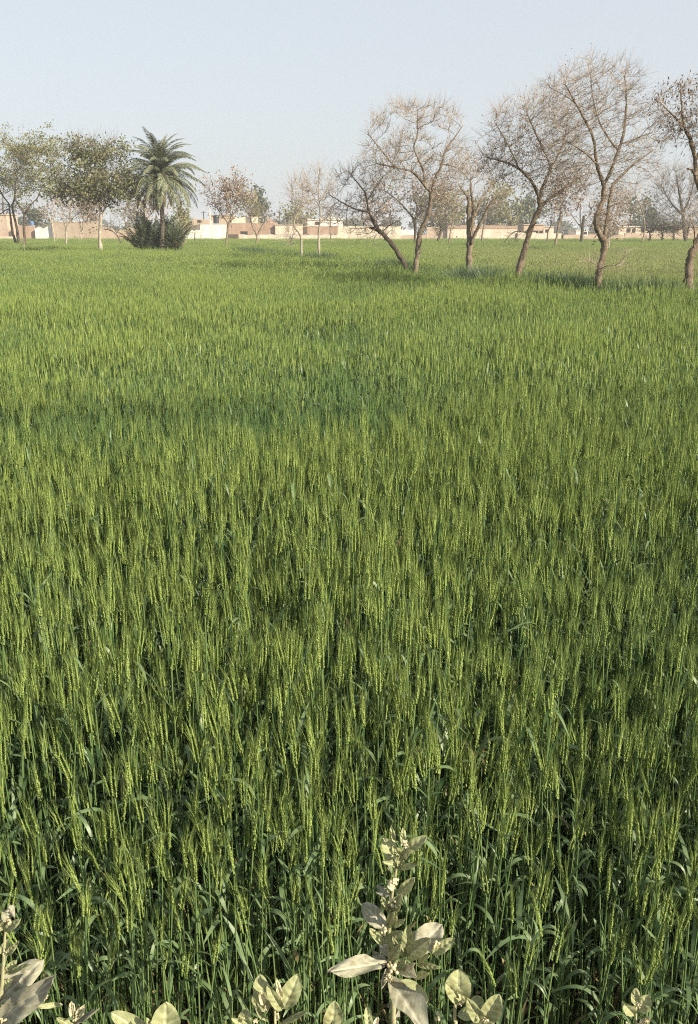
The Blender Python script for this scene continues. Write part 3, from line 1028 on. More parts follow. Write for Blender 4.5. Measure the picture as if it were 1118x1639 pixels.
TR('twiggy_bush', 'tall twiggy leafless bush between the pale trunk and the palm clump', 388,
   [[(205, 390, 0, 1.2), (203, 365, 0, 1.0), (199, 350, 0, .8), (190, 332, 0, .4)], [(205, 388, .3, 1.0), (209, 362, .3, .9), (214, 345, .3, .7), (219, 328, .3, .4)], [(203, 366, 0, .8), (207, 340, 0, .5), (205, 320, 0, .3)]],
   [(204, 342, 24, 26, 1)], 25, natt=420, twig='twig_grey', leaf='olive', nleaf=700, leaf_len=.2, leaf_wid=.08, shoots=1.3)
TR('young_tree', 'small crooked sapling with pale cut trunk before the tan wall', 391,
   [[(106.4, 391, 0, 1.7), (106.5, 380, 0, 1.6), (106.7, 368, 0, 1.4), (112, 352, 0, .7), (115, 335, 0, .4)], [(106.6, 370, 0, 1.0), (103, 356, .2, .5), (100, 345, .2, .3)]],
   [(110, 345, 12, 16, 1)], 26, natt=120, bark='bark_pale', shoots=.8)
TR('young_tree', 'thin leaning bare sapling in front of the broken white wall', 387,
   [[(88, 387, 0, 1.0), (86, 370, 0, .9), (81, 351, 0, .8), (75, 338, 0, .4)], [(86, 370, 0, .7), (84, 352, .3, .6), (90, 335, .4, .3)]],
   [(81, 346, 18, 18, 1)], 27, natt=200, bark='bark_pale', twig='twig', shoots=.9)
TR('young_tree', 'thin bare sapling with pinkish twigs before the right half of the tan wall', 385,
   [[(130, 386, 0, 1.0), (133, 360, 0, .8), (137, 338, 0, .7), (137, 322, 0, .4)], [(127, 385, 1, .7), (129, 362, 1, .6), (124, 340, 1, .3)]],
   [(132, 326, 26, 18, 1), (105, 325, 18, 14, .5)], 28, natt=420, bark='bark_pale', twig='twig', leaf='dryleaf', nleaf=900, shoots=1.0)
TR('young_tree', 'small round crowned tree with pinkish grey leaves before the white wall', 393,
   [[(362.7, 394, 0, 2.0), (364.4, 372, 0, 1.8), (366, 358, 0, 1.7), (371, 347, 0, 1.2), (366, 335, 0, .9), (362, 318, 0, .6), (360, 303, 0, .3)],
    [(366, 358, 0, 1.2), (358, 347, .1, 1.0), (351, 338, .2, .7), (343, 325, .2, .4)], [(371, 347, 0, .9), (380, 335, .2, .7), (387, 320, .2, .4)]],
   [(362, 317, 33, 24, 1)], 29, natt=800, bark='bark', twig='twig_grey', leaf='dryleaf', nleaf=2600, leaf_len=.18, leaf_wid=.09, shoots=1.2)
TR('young_tree', 'small Y shaped sapling in front of the red brick house', 393,
   [[(410.7, 394, 0, 1.7), (411, 377, 0, 1.5), (404.5, 363, 0, .9), (401.6, 347, 0, .5)], [(411, 378, 0, 1.3), (417, 366, .1, 1.0), (423, 355, .1, .7), (427, 342, .1, .4)]],
   [(404, 342, 10, 14, 1), (422, 345, 12, 14, 1)], 30, natt=180, bark='bark', twig='twig_grey', shoots=.8)
TR('stump_tree', 'short stub tree with a flat leafy top beside the palm clump', 391,
   [[(296.5, 392, 0, 1.6), (295, 382, 0, 1.4), (293.6, 374, 0, 1.1), (288, 369, 0, .6)], [(293.8, 376, 0, .8), (300, 370, .1, .6)]],
   [(294, 370, 13, 5, 1)], 31, natt=90, leaf='olive', nleaf=420, leaf_len=.2, leaf_wid=.1, shoots=.8)
TR('young_tree', 'thin sapling before the middle brick house with white storey', 388,
   [[(530.6, 388, 0, 1.1), (529, 368, 0, .9), (530, 350, 0, .4)]], [(530, 354, 8, 12, 1)], 32, natt=60, twig='twig_grey', shoots=.8)
TR('twiggy_shrub', 'low leafless shrub in the wheat left of the crooked young tree', 398,
   [[(465, 398, 0, .5), (464, 382, 0, .4), (460, 362, 0, .2)], [(465, 398, .2, .5), (468, 380, .2, .4), (472, 366, .2, .2)]], [(464, 376, 10, 14, 1)], 33, natt=80, shoots=.8)
TR('bare_tree', 'wide grey brown tree behind the dome shaped one with dark slim trunk', 391,
   [[(664, 391, 0, 2.6), (665, 364, 0, 2.3), (662, 350, 0, 2.0), (652, 337, 0, 1.6), (635, 319, -.3, 1.0), (615, 305, -.5, .5)], [(664, 356, 0, 1.8), (668, 335, .2, 1.3), (662, 310, .4, .8), (660, 285, .4, .4)],
    [(665, 350, 0, 1.5), (682, 330, .4, 1.0), (705, 312, .6, .5)]],
   [(660, 305, 66, 28, 1), (690, 325, 56, 28, .7), (625, 325, 28, 22, .3)], 34, natt=1500, bark='bark_dark', twig='twig_grey', leaf='dryleaf', nleaf=2200, leaf_len=.25, leaf_wid=.1, shoots=1.3)
TR('pruned_tree', 'small dark pruned tree with a dense tuft before the pinkish brick wall', 388,
   [[(701, 388, 0, 2.2), (704, 376, 0, 2.0), (706, 366, 0, 1.4), (704, 355, 0, .6)]], [(704, 366, 10, 12, 1)], 35, natt=160, bark='bark_dark', twig='twig_grey', leaf='fargreen', nleaf=260, leaf_len=.22, leaf_wid=.1, shoots=1.6)
TR('young_tree', 'thin pale sapling leaning right just beyond the dome shaped tree', 389,
   [[(719, 389, 0, 1.1), (721.7, 369, 0, 1.0), (727, 346, 0, .8), (732, 325, 0, .4)]], [(726, 333, 20, 20, 1)], 36, natt=220, shoots=1.0)
TR('young_tree', 'thin grey sapling between the pruned stems and the slanting tree', 388,
   [[(771.5, 388, 0, 1.3), (773, 371, 0, 1.2), (777, 354, 0, .9), (780, 338, 0, .5)]], [(779, 342, 14, 14, 1)], 37, natt=130, twig='twig_grey', shoots=1.0)
TR('young_tree', 'thin grey sapling left of its pale leaning neighbour near the tallest tree', 389,
   [[(876, 390, 0, 1.2), (877.4, 371, 0, 1.1), (883, 358, 0, .9), (884, 338, 0, .6), (882, 318, 0, .3)]], [(880, 332, 18, 26, 1)], 38, natt=250, bark='bark_dark', twig='twig_grey', shoots=1.1)
TR('young_tree', 'pale trunked leaning bare tree between the slanting and the tallest tree', 394,
   [[(889, 395, 0, 2.0), (893.5, 367, 0, 1.8), (897, 344, 0, 1.6), (899, 327, 0, 1.3), (908, 314, .2, .9), (915, 300, .3, .5)], [(893.5, 368, .3, 1.2), (899, 350, .4, .9), (901, 338, .4, .5)], [(899, 328, 0, .9), (895, 308, -.2, .6), (890, 292, -.2, .3)]],
   [(902, 312, 30, 28, 1)], 39, natt=500, bark='bark', twig='twig_grey', leaf='dryleaf', nleaf=900, shoots=1.2)
TR('bare_tree', 'dense twiggy tree seen through the fork of the tallest tree', 398,
   [[(975, 399, 0, 1.7), (974, 380, 0, 1.5), (972, 360, 0, 1.2), (965, 335, 0, .6)], [(974, 380, 0, 1.1), (984, 355, .2, .8), (990, 330, .3, .4)]],
   [(974, 345, 26, 36, 1)], 40, natt=700, bark='bark_pale', twig='twig', leaf='dryleaf', nleaf=700, shoots=1.6)
TR('young_tree', 'thin S curved bare tree with pale foot right of the tallest tree', 388,
   [[(1028.4, 388, 0, 1.6), (1032, 369, 0, 1.4), (1031, 352, 0, 1.1), (1027, 334, 0, .9), (1020, 317, 0, .6), (1014, 302, 0, .3)], [(1030, 345, 0, .7), (1018, 332, .2, .4)]],
   [(1018, 318, 26, 24, 1)], 41, natt=300, bark='bark', twig='twig', shoots=1.1)
TR('bare_tree', 'large grey domed bare tree near the right edge behind the field', 387,
   [[(1098, 387, 0, 3.4), (1095, 362, 0, 3.0), (1093, 341, 0, 2.5), (1087, 306, 0, 1.4), (1083, 280, 0, .6)], [(1094, 345, 0, 1.9), (1075, 325, .4, 1.2), (1060, 300, .6, .5)], [(1094, 340, 0, 1.9), (1105, 315, -.3, 1.2), (1112, 285, -.4, .5)], [(1098, 386, .2, 2.2), (1102, 368, .2, 1.6), (1106, 350, .2, .9)]],
   [(1088, 308, 38, 38, 1), (1070, 345, 26, 22, .4), (1112, 330, 20, 40, .3)], 42, natt=2600, bark='bark_dark', twig='twig_grey', shoots=2.2, shoot_up=.8, gap=.1, step=.36)
for i, (px, lab) in enumerate(((1040, 'low flat topped pruned stub tree beside the S curved tree'), (1060, 'low flat topped pruned stub tree, middle of the three at right'), (1078, 'low flat topped pruned stub tree next to the domed tree'))):
    TR('stump_tree', lab, 387, [[(px, 387, 0, 1.5), (px + 1, 378, 0, 1.4), (px - 1, 371, 0, 1.0), (px - 6, 367, 0, .5)], [(px, 374, 0, .9), (px + 6, 368, .2, .5)]],
       [(px, 366, 13, 4, 1)], 43 + i, natt=80, bark='bark_dark', twig='twig_grey', leaf='fargreen', nleaf=160, leaf_len=.25, leaf_wid=.12, shoots=1.0)

# trees beyond the walls
BG = [
    (6, 318, 36, 40, 150, 'b', 'brownish bare tree behind the orange house at the left edge'),
    (61, 353, 17, 14, 165, 'g', 'round dark green tree behind the blue water tank'),
    (113, 342, 22, 14, 160, 'd', 'low dark brown tree behind the middle of the tan wall'),
    (147, 338, 20, 19, 158, 'r', 'reddish bare tree behind the right end of the tan wall'),
    (232, 338, 26, 22, 120, 'r', 'reddish brown twiggy tree directly behind the palm clump'),
    (292, 353, 10, 16, 100, 'o', 'olive leaved tree just right of the palm clump'),
    (404, 336, 15, 16, 165, 'o', 'olive tree rising behind the cream parapets'),
    (418, 326, 9, 20, 180, 'g', 'narrow tall green tree behind the brick house'),
    (448, 346, 22, 16, 190, 'b', 'grey bare tree behind the cream wall between brick houses'),
    (478, 350, 24, 10, 175, 'o', 'low spreading olive tree behind the crooked young tree'),
    (556, 346, 26, 18, 160, 'd', 'dark bare tree behind the white upper storey'),
    (600, 344, 20, 18, 170, 'r', 'reddish twiggy tree behind the rough whitewashed wall'),
    (626, 346, 20, 18, 200, 'b', 'hazy grey tree behind the right end of the whitewashed wall'),
    (706, 340, 34, 26, 165, 'o', 'broad olive tree behind the pinkish brick wall'),
    (744, 348, 22, 16, 210, 'b', 'hazy bare tree behind the pruned stems'),
    (800, 338, 30, 28, 170, 'o', 'large olive brown tree behind the brick topped wall'),
    (848, 346, 22, 18, 190, 'g', 'dark green hazy tree behind the slanting trunk'),
    (888, 350, 18, 18, 230, 'b', 'pale hazy bare tree left of the dark slim post'),
    (930, 338, 34, 32, 185, 'b', 'large hazy grey tree behind the white block house'),
    (960, 350, 26, 20, 200, 'd', 'hazy dark tree behind the fork of the tallest tree'),
    (1010, 347, 12, 12, 190, 'g', 'small tufted green tree left of the S curved tree crown'),
    (1046, 346, 14, 18, 185, 'g', 'layered green tree right of the S curved tree'),
    (1000, 357, 20, 10, 230, 'b', 'low hazy tree behind the long veranda house'),
    (1125, 335, 30, 36, 170, 'd', 'brown bare tree at the far right edge behind the orange house'),
]
for i, (cx, cy, hw, hh, d, k, lab) in enumerate(BG):
    fol = {'b': None, 'd': None, 'r': 'dryleaf', 'o': 'olive', 'g': 'fargreen'}[k]
    area = hw * hh
    TR('far_tree', lab, 0, [[(cx, 384, 0, 2.0), (cx + 1, cy + hh * .9, 0, 1.6), (cx - 1, cy + hh * .2, 0, 1.1), (cx, cy - hh * .5, 0, .5)],
                            [(cx, cy + hh * .8, 0, 1.0), (cx + hw * .5, cy, .3, .5)], [(cx, cy + hh * .8, 0, 1.0), (cx - hw * .5, cy + hh * .1, -.3, .5)]],
       [(cx, cy, hw, hh, 1), (cx + hw * .35, cy + hh * .45, hw * .7, hh * .6, .4)], 60 + i, d=d, natt=int(min(800, 60 + area * .75)), bark='bark_dark',
       twig='twig_grey' if k != 'r' else 'twig', leaf=fol, nleaf=int(area * (3.4 if k in 'og' else 1.6)) if fol else 0, leaf_len=.0034 * d, leaf_wid=.0019 * d,
       shoots=1.5, iters=40, sides=6, group='trees beyond the walls', step=.006 * d)

# a far belt of trees that reads as one mass
rg = np.random.default_rng(77)
pos = []
for i in range(150):
    x = rg.uniform(-260, 260)
    y = rg.uniform(300, 420)
    h = rg.uniform(3.0, 8.5) * (0.6 + 0.8 * float(vnoise(x * .02, 3)))
    r = rg.uniform(2.5, 6.0)
    v = rg.normal(0, 1, (260, 3))
    v /= np.linalg.norm(v, axis=1)[:, None]
    v *= rg.uniform(.3, 1, 260)[:, None] ** .4
    pos.append(np.array((x, y, h * .55)) + v * np.array((r, r, h * .5)))
pos = np.concatenate(pos)
V, Q = leaf_quads(pos, 1.3, .8, rg)
tl = ob('treeline', mesh_np('treeline', V, Q, [M['fargreen']]))
tag(tl, 'hazy far belt of trees beyond the village', 'treeline', kind='stuff')

# felled log lying in the wheat at right
lg = empty('log', (X(1050, 62), 62, 0), 'dark felled log lying on the wheat right of the tallest tree', 'log')
p0, p1 = P(1038, 404.5, 62), P(1076, 405.5, 62)
o3 = np.array(lg.location)
q = resample([(*(p0 - o3), .05), (*((p0 + p1) / 2 + (0, .1, -.03) - o3), .075), (*(p1 - o3), .06)], .25)
V, Q, T = tube(q[:, :3], q[:, 3], 8)
ob('log_stem', mesh_np('log_stem', V, [Q, T], [M['log']], smooth=True), lg)
for t, s in ((.3, 1), (.6, -1), (.8, 1)):
    b = p0 + (p1 - p0) * t - o3
    V, Q, T = tube([b, b + (s * .25, .1, -.45), b + (s * .3, .15, -1.0)], [.025, .02, .012], 5)
    ob('branch', mesh_np('branch', V, [Q, T], [M['log']]), lg)


# ------------------------------------------------------------------ date palm and its suckers
def frond_mesh(name, L, arch, nl, wid, lw, seed, mats, twist=0.5, droop=0.0):
    """a feather leaf growing along +X from the origin and arching down; leaflets both sides in a V"""
    rg = np.random.default_rng(seed)
    n = 16
    a = arch[0]
    pts = [np.zeros(3)]
    for i in range(n):
        t = i / n
        a = arch[0] + (arch[1] - arch[0]) * t ** 1.25
        pts.append(pts[-1] + np.array((math.cos(a), 0, math.sin(a))) * L / n)
    pts = np.array(pts)
    g = Geo()
    V, Q, T = tube(pts, np.linspace(.028, .006, n + 1), 5)
    g.add(V, T, Q, 0)
    Vs, Ts, k = [], [], 0
    for s in (-1, 1):
        for i in range(nl):
            t = .12 + .88 * (i + rg.uniform(-.3, .3)) / nl
            t = min(max(t, .1), .995)
            f = t * n
            j = min(int(f), n - 1)
            p = pts[j] + (pts[j + 1] - pts[j]) * (f - j)
            tan = unit(pts[j + 1] - pts[j])
            side = np.array((0, s, 0.0))
            upn = np.cross(tan, (0, 1, 0)) * -1
            ln = wid * (math.sin(math.pi * min(1, .12 + t * .88)) ** .55) * rg.uniform(.8, 1.1) * (1 - .35 * t)
            dv = unit(tan * (.55 + .7 * t) + side * 1.0 + upn * rg.uniform(.15, .65) + np.array((0, 0, -droop)))
            w = unit(np.cross(dv, rg.normal(0, 1, 3) * .35 + upn)) * lw * .5
            tip_ = p + dv * ln + np.array((0, 0, -.12 * ln))
            m = p + dv * ln * .45
            Vs += [p - w * .5, m - w, tip_, m + w]
            Ts.append((k, k + 1, k + 2, k + 3))
            k += 4
    g.add(np.array(Vs), None, np.array(Ts), 1)
    return g.mesh(name, mats)


PD = dist(401.5)
pb = P(259, 400, PD)
palm = empty('date_palm', (pb[0], PD, 0), 'tall date palm with feathery crown and slim trunk rising from a clump', 'palm')
pt = P(258, 281, PD)
po = np.array((pb[0], PD, 0))
tr = resample([(0, 0, -.1, .16), (*(P(260, 390, PD) - po), .125), (*(P(260.5, 364, PD) - po), .115), (*(P(259.5, 328, PD) - po), .115), (*(P(258.5, 300, PD) - po), .13), (*(pt - po), .16)], .09)
sc_ = np.where(np.arange(len(tr)) % 2 == 0, 1.09, .95)
V, Q, T = tube(tr[:, :3], tr[:, 3] * sc_, 10)
ob('trunk', mesh_np('trunk', V, [Q, T], [mat_bark('palm_bark', (.06, .05, .04), (.14, .115, .09), (.24, .205, .165), 9)]), palm)
FM = [frond_mesh('frond', 2.8, (a0, a1), 80, .50, .026, 300 + i, [M['rachis'], M['palmleaf']]) for i, (a0, a1) in enumerate(((.55, -1.0), (.5, -1.3), (.4, -1.2), (.6, -.7)))]
FD = [frond_mesh('frond', 2.4, (.1, -1.5), 40, .36, .032, 320 + i, [M['palmdry'], M['palmdry']], droop=.5) for i in range(2)]
rg = np.random.default_rng(42)
top = pt - po
nf = 92
for i in range(nf):
    u = (i + .5) / nf
    azm = i * 2.39996 + rg.uniform(-.2, .2)
    o = ob('frond', FM[i % 4], palm)
    # outer fronds arch low, inner ones stand upright
    elv = 1.2 - 2.0 * u + rg.uniform(-.1, .1)
    o.matrix_local = Matrix.Translation(Vector(top + (0, 0, .10 - .28 * u))) @ Matrix.Rotation(azm, 4, 'Z') @ Matrix.Rotation(-elv, 4, 'Y') @ Matrix.Rotation(rg.uniform(-.5, .5), 4, 'X') @ Matrix.Scale(rg.uniform(.86, 1.06) * (1.0 - .10 * abs(u - .5)), 4)
for i in range(15):
    o = ob('frond', FD[i % 2], palm)
    o['label'] = 'dry straw coloured hanging frond'
    o.matrix_local = Matrix.Translation(Vector(top + (0, 0, -.18))) @ Matrix.Rotation(i * 2.4 + .3, 4, 'Z') @ Matrix.Rotation(.55 + rg.uniform(-.15, .3), 4, 'Y') @ Matrix.Scale(rg.uniform(.7, 1.0), 4)

SM = [frond_mesh('frond', 1.75, (a0, a1), 34, .42, .034, 340 + i, [M['palmbush'], M['palmbush']]) for i, (a0, a1) in enumerate(((.2, -.5), (.15, -.8), (.1, -.25)))]
SD = frond_mesh('frond', 1.3, (.1, -.7), 26, .3, .03, 350, [M['palmdry'], M['palmdry']])


def palm_clump(label, px, d, n, spread, hgt, seed, dry=0):
    b = P(px, 400, d)
    root = empty('palm_clump', (b[0], d, 0), label, 'palm')
    rg = np.random.default_rng(seed)
    for k in range(3):
        V, Q, T = tube([((k - 1) * spread * .4, 0, -.05), ((k - 1) * spread * .45, 0, .4), ((k - 1) * spread * .45, .02, .75)], [.13, .15, .1], 8)
        ob('stub', mesh_np('stub', V, [Q, T], [M['bark_dark']]), root)
    for i in range(n):
        dr = i >= n - dry
        o = ob('frond', SD if dr else SM[i % 3], root)
        azm = rg.uniform(0, 2 * math.pi)
        elv = rg.uniform(.6, 1.1) if dr else rg.uniform(1.02, 1.55)
        off = Vector((rg.uniform(-.5, .5) * spread, rg.uniform(-.35, .35) * spread, rg.uniform(.1, .9) if not dr else .75))
        o.matrix_local = Matrix.Translation(off) @ Matrix.Rotation(azm, 4, 'Z') @ Matrix.Rotation(-elv, 4, 'Y') @ Matrix.Scale(hgt * rg.uniform(.75, 1.12), 4)
        if dr:
            o['label'] = 'dry orange brown frond low at the front'


palm_clump('bushy clump of dark palm suckers left of the palm trunk', 236, PD + .5, 66, .8, 1.36, 5, 12)
palm_clump('bushy clump of dark palm suckers right of the palm trunk', 277, PD + .6, 42, .5, 1.2, 6, 4)


# ------------------------------------------------------------------ wheat
def ear_geo(rg, L=.09, lod=0):
    g = Geo()
    if lod == 0:
        n = 24
        V, T, k = [], [], 0
        AV, AT, ak = [], [], 0
        for i in range(n):
            t = i / n
            s = 1 if i % 2 else -1
            z = t * L
            tp = .72 + .28 * math.sin(math.pi * min(1, t * 1.05 + .12))
            w, ln = .0031 * tp, .0155 * tp
            q = rg.uniform(-.3, .3)
            out = np.array((s * math.cos(q), math.sin(q), 0))
            ax = unit(np.array((0, 0, 1)) + out * .26)
            sd = unit(np.cross(ax, out))
            c0 = np.array((0, 0, z)) + out * .0012
            mid = c0 + ax * ln * .45 + out * .0018
            V += [c0, mid + out * w * .8, mid + sd * w, mid - out * w * .8, mid - sd * w, c0 + ax * ln + out * .0008]
            T += [(k, k + 2, k + 1), (k, k + 3, k + 2), (k, k + 4, k + 3), (k, k + 1, k + 4), (k + 5, k + 1, k + 2), (k + 5, k + 2, k + 3), (k + 5, k + 3, k + 4), (k + 5, k + 4, k + 1)]
            k += 6
            for r in range(2):
                if rg.random() < .7:
                    a0 = c0 + ax * ln * .9
                    al = rg.uniform(.045, .075) * (1 - .25 * t)
                    dv = unit(np.array((0, 0, 1)) + out * rg.uniform(.08, .28) + rg.normal(0, .06, 3))
                    sw = unit(np.cross(dv, rg.normal(0, 1, 3))) * .0005
                    AV += [a0 - sw, a0 + sw, a0 + dv * al]
                    AT.append((ak, ak + 1, ak + 2))
                    ak += 3
        g.add(np.array(V), np.array(T), None, 2)
        g.add(np.array(AV), np.array(AT), None, 3)
    elif lod == 1:
        n = 7
        V = []
        for i in range(n + 1):
            t = i / n
            r = .0044 * (.35 + .65 * math.sin(math.pi * min(1, t * .85 + .12))) * (1.2 if i % 2 else .8)
            for kx, ky in ((1, 0), (0, .8), (-1, 0), (0, -.8)):
                V.append((r * kx, r * ky, t * L))
        Q = [(i * 4 + k, i * 4 + (k + 1) % 4, (i + 1) * 4 + (k + 1) % 4, (i + 1) * 4 + k) for i in range(n) for k in range(4)]
        g.add(np.array(V), None, np.array(Q), 2)
        AV, AT = [], []
        for i in range(8):
            a = rg.uniform(0, 6.28)
            z = rg.uniform(.2, 1) * L
            dv = unit(np.array((math.cos(a) * .25, math.sin(a) * .25, 1)))
            sw = unit(np.cross(dv, rg.normal(0, 1, 3))) * .0007
            p = np.array((0, 0, z)) + dv * .006
            AV += [p - sw, p + sw, p + dv * rg.uniform(.04, .065)]
            AT.append((3 * i, 3 * i + 1, 3 * i + 2))
        g.add(np.array(AV), np.array(AT), None, 3)
    else:
        r = .0050
        V = [(0, 0, 0), (r, 0, L * .45), (-r * .5, r * .87, L * .45), (-r * .5, -r * .87, L * .45), (r * .3, 0, L * 1.0), (-r * .15, r * .26, L), (-r * .15, -r * .26, L), (0, 0, L * 1.45)]
        T = [(0, 2, 1), (0, 3, 2), (0, 1, 3), (4, 5, 7), (5, 6, 7), (6, 4, 7)]
        Q = [(1, 2, 5, 4), (2, 3, 6, 5), (3, 1, 4, 6)]
        g.add(np.array(V), np.array(T), np.array(Q), 2)
    return g


def blade_geo(rg, L, W, a0, a1, seg=8, azm=0.0, twist=0.6):
    """a leaf blade starting at the origin: angle from vertical goes a0 -> a1, turned by azm"""
    V = []
    p = np.zeros(3)
    kink = rg.uniform(.35, .7)
    bend = rg.uniform(-.5, .5)
    tw = rg.uniform(-twist, twist) * 2.0
    for i in range(seg + 1):
        t = i / seg
        s = 1 / (1 + math.exp(-(t - kink) * 9))
        a = a0 + (a1 - a0) * s
        dv = np.array((math.sin(a), bend * t * .4, math.cos(a)))
        dv = unit(dv)
        sd = np.array((0, 1, 0)) - dv * dv[1]
        sd = unit(sd)
        nn = np.cross(dv, sd)
        ph = tw * t
        sv = sd * math.cos(ph) + nn * math.sin(ph)
        w = W * .5 * min(1, .45 + 2.2 * t) * (1 - t ** 3) ** .8 + .0004
        V += [p - sv * w, p + sv * w]
        p = p + dv * L / seg
    V = np.array(V)
    c, s_ = math.cos(azm), math.sin(azm)
    V = V @ np.array(((c, s_, 0), (-s_, c, 0), (0, 0, 1)))
    Q = [(2 * i, 2 * i + 1, 2 * i + 3, 2 * i + 2) for i in range(seg)]
    return V, np.array(Q)


def plant_parts(seed, lod=0):
    """stem, ear and leaves of one wheat plant, standing at the origin"""
    rg = np.random.default_rng(seed)
    H = rg.normal(.77, .075)
    blind = rg.random() < .30                       # a shorter shoot that bears no ear yet
    if blind:
        H *= .86
    lean = rg.normal(0, .028, 2)
    nod = rg.normal(0, .08, 2)
    seg = 6 if lod == 0 else 2
    ts = np.linspace(0, 1, seg + 1)
    pts = np.stack([lean[0] * ts ** 1.7, lean[1] * ts ** 1.7, H * ts], 1)
    sg = Geo()
    r0 = (.0023, .0023, .003)[lod]
    if lod < 2:
        V, Q, T = tube(pts, np.linspace(r0, r0 * .7, seg + 1), 4 if lod == 0 else 3, cap=False)
        sg.add(V, None, Q, 0)
    else:
        V = [pts[1] * .6 - (r0, 0, 0), pts[1] * .6 + (r0, 0, 0), pts[2] + (r0 * .7, 0, 0), pts[2] - (r0 * .7, 0, 0)]
        sg.add(np.array(V), None, np.array([(0, 1, 2, 3)]), 0)
    tan = unit(pts[-1] - pts[-2] + np.array((nod[0], nod[1], 0)) * .13)
    z = np.array((0, 0, 1.0))
    ax = unit(np.cross(z, tan) + 1e-9)
    an = math.acos(min(1, tan[2]))
    Mr = np.array(Matrix.Rotation(an, 3, Vector(ax))) @ np.array(Matrix.Rotation(rg.uniform(0, 6.28), 3, 'Z'))
    e0 = ear_geo(rg, rg.uniform(.058, .086), lod)
    for v in e0.V:                                  # a slight nod along the ear
        v[:, 0] += nod[0] * 1.6 * v[:, 2] ** 2 * 3
        v[:, 1] += nod[1] * 1.6 * v[:, 2] ** 2 * 3
    eg = Geo()
    if not blind:
        eg.merge(e0, Mr, pts[-1])
    leaves = []
    azm = rg.uniform(0, 6.28)
    spec = [(.83, .085, .009), (.68, .095, .0095), (.48, .095, .009), (.24, .10, .0085)][: (4, 3, 2)[lod]]
    if blind:
        spec = [(.97, .13, .0085)] + spec
    for (f, L, W) in spec:
        azm += math.pi + rg.normal(0, .5)
        a0 = rg.uniform(.12, .6)
        a1 = a0 + (rg.uniform(.1, .7) if rg.random() < .35 else rg.uniform(1.3, 2.7))
        V, Q = blade_geo(rg, L * rg.uniform(.7, 1.3), W * rg.uniform(.75, 1.2) * (1, 1, 1.3)[lod], a0, a1, (9, 4, 2)[lod], azm)
        t = min(.98, f + rg.uniform(-.06, .06))
        base = np.array((np.interp(t, ts, pts[:, 0]), np.interp(t, ts, pts[:, 1]), H * t))
        lg_ = Geo()
        lg_.add(V + base, None, Q, 4 if (f < .3 and rg.random() < .5) or rg.random() < .04 else 1)
        leaves.append((lg_, base))
    return sg, eg, leaves, pts[-1]


lib = bpy.data.collections.new('wheat_library')     # shapes the field repeats; not part of the scene itself
NEAR, MID, FAR = 18, 7, 7
parts_near = []
vid = 0
for i in range(NEAR):
    sg, eg, lv, tp = plant_parts(500 + i, 0)
    parts_near.append((sg, eg, lv))
    g = Geo()
    g.merge(sg)
    g.merge(eg)
    for (l, b) in lv:
        g.merge(l)
    lib.objects.link(bpy.data.objects.new('wheat_%02d' % vid, g.mesh('wheat_plant', WM)))
    vid += 1


def tile(seed, size, n, lod, nvar):
    rg = np.random.default_rng(seed)
    var = [plant_parts(seed * 50 + k, lod) for k in range(nvar)]
    g = Geo()
    m = int(math.ceil(math.sqrt(n)))
    for k in range(n):
        sg, eg, lv, tp = var[rg.integers(nvar)]
        x = ((k % m) + rg.random()) / m - .5
        y = ((k // m) + rg.random()) / m - .5
        a = rg.uniform(0, 6.28)
        s = rg.normal(1, .07)
        R3 = np.array(Matrix.Rotation(a, 3, 'Z')) * s
        off = np.array((x * size, y * size, 0))
        g.merge(sg, R3, off)
        g.merge(eg, R3, off)
        for (l, b) in lv:
            g.merge(l, R3, off)
    return g


NT, NTV, MT, FT = .30, 9, .42, 1.1
for i in range(NTV):
    lib.objects.link(bpy.data.objects.new('wheat_%02d' % vid, tile(600 + i, NT, 96, 0, 26).mesh('wheat_tile', WM)))
    vid += 1
for i in range(MID):
    lib.objects.link(bpy.data.objects.new('wheat_%02d' % vid, tile(700 + i, MT, 180, 1, 22).mesh('wheat_tile', WM)))
    vid += 1
for i in range(FAR):
    lib.objects.link(bpy.data.objects.new('wheat_%02d' % vid, tile(800 + i, FT, 700, 2, 24).mesh('wheat_tile', WM)))
    vid += 1


BUND = np.array([(px_, dist(py_)) for (px_, py_) in ((380, 402), (483, 411), (511, 413), (649, 427), (666, 430), (751, 437), (827, 450), (957, 457), (1103, 469), (1180, 476))])
BX = np.array([P(a, 400, b)[0] for (a, b) in BUND])
BY = BUND[:, 1]


def bund_y(x):
    return np.interp(x, BX, BY)


def growth(x, y):
    """0..1 map of how lush and how tall the crop stands; long uneven patches"""
    a = vnoise(x * .85 + 3.1, y * .62 + 1.7)
    b = vnoise(x * 1.9 + 11, y * 1.5 + 5)
    c = vnoise(x * .15 + 7, y * .12 + 2)
    d = vnoise(x * .8 + 23, y * 1.25 + 31)
    near_ = np.clip((14 - y) / 10, 0, 1)
    return np.clip(.5 + 1.3 * ((.50 - .16 * near_) * a + .18 * b + (.22 - .10 * near_) * c + (.07 + .30 * near_) * d - .5), 0, 1)


def ripeness(x, y):
    """the plot beyond the tree row has begun to pale"""
    return np.clip((y - bund_y(x) - 1.5) / 6, 0, 1) * np.clip((x - 1.0) / 6, 0, 1) * np.clip((75 - y) / 30, 0, 1) * .75


def front(x):
    return 1.22 + .22 * (vnoise(x * 2.3 + 40, 0 * x + 4) - .3)


rg = np.random.default_rng(9)
pts_l = []
